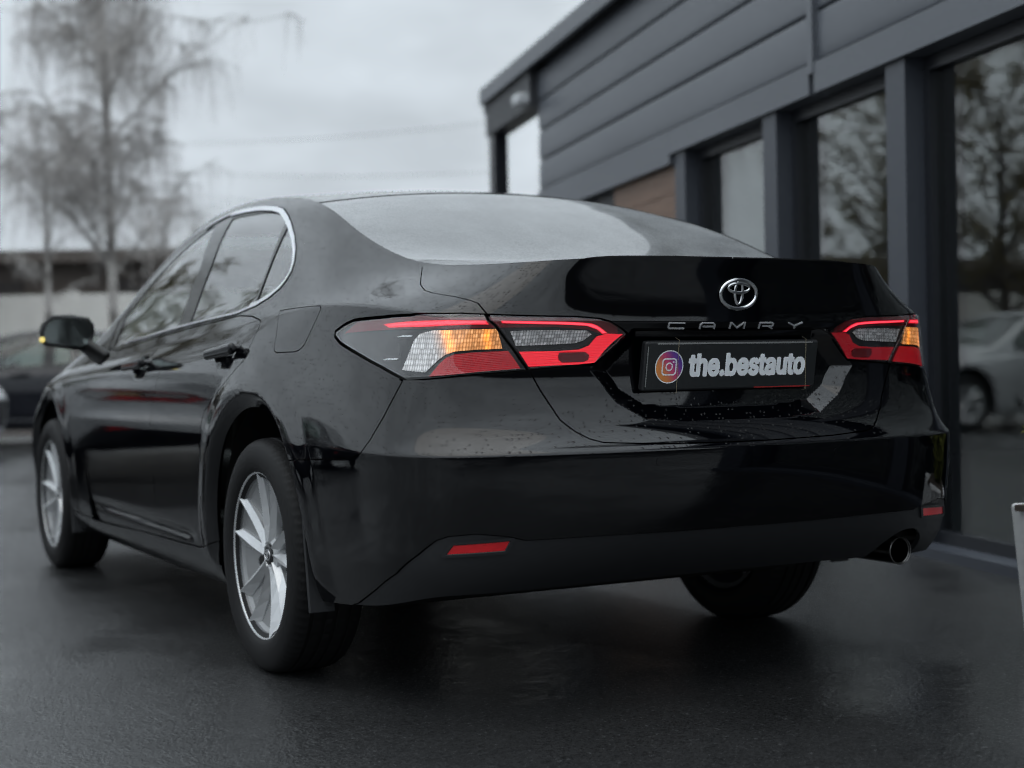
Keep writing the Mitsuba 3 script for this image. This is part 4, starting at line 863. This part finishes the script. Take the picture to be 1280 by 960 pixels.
def birch(seed, H):
    rng = np.random.default_rng(seed); wood, twigs, ends = [], [], []
    def branch(b, d, L, r, depth):
        n = 9; p = [np.array(b)]; d = np.array(d)/np.linalg.norm(d)
        for k in range(n-1):
            d = d+rng.normal(0, (.028, .13, .13, .13)[depth], 3)+np.array([0, 0, .05 if depth < 2 else -.10]); d /= np.linalg.norm(d); p.append(p[-1]+d*L/(n-1))
        p = np.array(p); s = np.linspace(0, 1, n); wood.append(tube(p, r*(1-s)**.8+.004, 5 if depth else 8))
        if depth < 3:
            for _ in range((46, 7, 4)[depth]):
                t = (.15 if depth == 0 else .25)+(.83 if depth == 0 else .7)*rng.random()
                c = np.array([np.interp(t*(n-1), np.arange(n), p[:, k]) for k in range(3)]); a = rng.random()*2*np.pi
                up_ = (1.15, .7, .25)[depth]*(.6+.8*rng.random()); LL = ((2.5-1.2*t)*(.5+.7*rng.random()), L*.5*(.5+.8*rng.random()), L*.5)[depth]
                branch(c, (math.cos(a), math.sin(a), up_), LL, r*(.30, .45, .5)[depth]*(1-.6*t)+.002, depth+1)
        if depth >= 2: ends.append(p)
    branch((0, 0, 0), (.01, 0, 1), H, .075, 0)
    for p in ends:
        for _ in range(6):
            b = p[rng.integers(2, len(p))]; n = 7; s = np.linspace(0, 1, n); L = .35+.75*rng.random()**1.5; a = rng.random()*2*np.pi
            q = b+np.array([math.cos(a), math.sin(a), 0])*(L*.30*s*(1-.4*s))[:, None]+np.array([0, 0, 1])*(L*(.22*s-1.05*s**2))[:, None]+np.cumsum(rng.normal(0, .020, (n, 3)), 0)
            twigs.append((q, .0055*(1-.6*s)))
    return cat(*wood), twig_mesh(twigs)
BT = thing('birch_tree', 'tall bare birch with drooping twigs rising above the wall', 'tree'); w_, t_ = birch(7, 13.5); M_ = T4().translate(BK(143, 22.5).tolist())
put('trunk', w_, 'm_birch_bark', BT, smooth=40, to_world=M_); put('crown', t_, 'm_twig', BT, to_world=M_)
tree('birch_tree', 'thin bare sapling left of the tall birch', BK(63, 22), 'tree', 5, 3.9, .07, .75, 12, 260, .7, .006, z_lo=.45)
tree('pollard_tree', 'short bare tree beside the windscreen of the black car', BK(212, 27.2), 'tree', 8, 3.4, .12, 1.2, 16, 420, .2, .009, z_lo=.6, mats=('m_bark', 'm_twig', 'm_leaf'))
for j, (x, y, H, lab) in enumerate(((-2.0, 22.0, 5.2, 'leafy brown-green tree mirrored in the middle showroom window'), (-3.4, 20.0, 5.3, 'leafy brown-green tree mirrored in the right showroom window'))):
    tree('broadleaf_tree', lab, (x, y, 0), 'tree', 21+j, H, .10, 1.9, 40, 1300, .25, .006, leaves=5, leaf=.045, mats=('m_bark', 'm_twig', 'm_leaf'))
def hedge(name, label, pts, h, w, seed):
    rng = np.random.default_rng(seed); V, F, o = [], [], 0
    p = np.asarray(pts, float); L = np.linalg.norm(p[1]-p[0]); e = (p[1]-p[0])/L; nn = np.array([-e[1], e[0]])
    n = int(L*h*90)
    for _ in range(n):
        t = rng.random()*L; z = rng.random()**.8*h*(.86+.2*meshkit.noise(np.array([t*1.3, seed, 0.]))); a = (rng.random()-.5)*w*(1.05-.3*z/h)
        c = np.array([*(p[0]+e*t+nn*a), z]); u = rng.normal(size=3); u /= np.linalg.norm(u); v = np.cross(u, rng.normal(size=3)); v /= np.linalg.norm(v); s = .10*(.6+.8*rng.random())
        V += [c-u*s, c+v*s*.6, c+u*s, c-v*s*.6]; F += [(o, o+1, o+2), (o, o+2, o+3)]; o += 4
    t = thing(name, label, 'hedge'); put('foliage', trimesh.Trimesh(np.array(V), np.array(F), process=False), 'm_leaf_dark', t)
scene['m_leaf_dark'] = {'type': 'principledthin', 'base_color': rgb(.025, .035, .016), 'roughness': .6, 'diff_trans': .4}
FE = thing('added_fence', 'dark board fence added out of view behind the camera to darken reflections', 'fence'); fa, fb_ = np.array([-14., -10.2, 0]), np.array([6., -13.0, 0])  # fence added out of view so the bumper mirrors something dark
fd = (fb_-fa)/np.linalg.norm(fb_-fa); fn_ = np.array([-fd[1], fd[0], 0])
for k in range(12):
    for nm, x0, x1, y0, y1, z1 in (('panel', k*2.25+.07, k*2.25+2.18, -.02, .02, 1.35), ('post', k*2.25-.06, k*2.25+.06, -.06, .06, 1.45)):
        m = box(x0, x1, y0, y1, 0, z1); v = m.vertices; m.vertices = fa+v[:, :1]*fd+v[:, 1:2]*fn_+v[:, 2:]*[0, 0, 1]; put(nm, m, 'm_added_fence', FE)
mat('m_added_fence', pr((.022, .021, .020), .7))
hedge('hedge', 'dark hedge along the left side, seen only in reflections', ((-15, -12), (-12, 16)), 2.0, 1.4, 4)
# ---------------------------------------------------------------- overhead wires
mat('m_wire', pr((.12, .12, .125), .5))
for j, (a, b) in enumerate((((-60, 196), (640, 262)), ((-60, 205), (640, 272)), ((-60, 170), (640, 150)), ((-60, 186), (640, 214)))):
    D = 34+j; A = BK(a[0], D, .85+(473-a[1])*D/1900); B = BK(b[0], D, .85+(461-b[1])*D/1900); s = np.linspace(0, 1, 25)
    put('overhead_wire', tube(A+(B-A)*s[:, None]-np.array([0, 0, 1])*(4*.35*s*(1-s))[:, None], .007, 5), 'm_wire')
    tag('overhead_wire' if j == 0 else f'overhead_wire_{j:03d}', ('upper', 'lower', 'topmost', 'second highest')[j]+' of the thin dark wires slung across the sky', 'wire', 'overhead wires across the sky')
# ---------------------------------------------------------------- planter at the right edge
PLA = thing('planter', 'tall white planter with a shrub at the right edge of the forecourt', 'planter')
mat('m_white', pr((.62, .63, .64), .5))
pc = BK(1342, 4.45)
pot = m3mesh(m3.Manifold.batch_hull([m3.Manifold.sphere(.012, 12).translate((x*s, y*s, z)) for x in (-1, 1) for y in (-1, 1) for s, z in ((.105, .012), (.132, .405))]))
put('pot', pot, 'm_white', PLA, smooth=30, to_world=T4().translate(pc.tolist()).rotate([0, 0, 1], -28)); put('soil', box(-.12, .12, -.12, .12,  .402, .420), 'm_bark', PLA, to_world=T4().translate(pc.tolist()))
rng = np.random.default_rng(6); tw = []
for _ in range(60):
    a = rng.random()*6.28; s = np.linspace(0, 1, 5); L = .08+.20*rng.random(); tw.append((np.array([0, 0, .41])+np.array([math.cos(a), math.sin(a), 0])*(L*.55*s)[:, None]+np.array([0, 0, 1])*(L*1.0*s)[:, None], .0018*(1-.5*s)))
put('shrub', cat(twig_mesh(tw), leaf_mesh(tw, rng, 7, .022)), 'm_leaf_yellow', PLA, to_world=T4().translate(pc.tolist()))
scene['m_leaf_yellow'] = {'type': 'principledthin', 'base_color': rgb(.16, .17, .045), 'roughness': .5, 'diff_trans': .6}
labels[f'{CAR}__number_plate'] = {'label': 'dark show plate with a round orange and purple logo and white lettering'}
labels[f'{CAR}__exhaust_tip'] = {'label': 'round tailpipe under the right end of the bumper'}
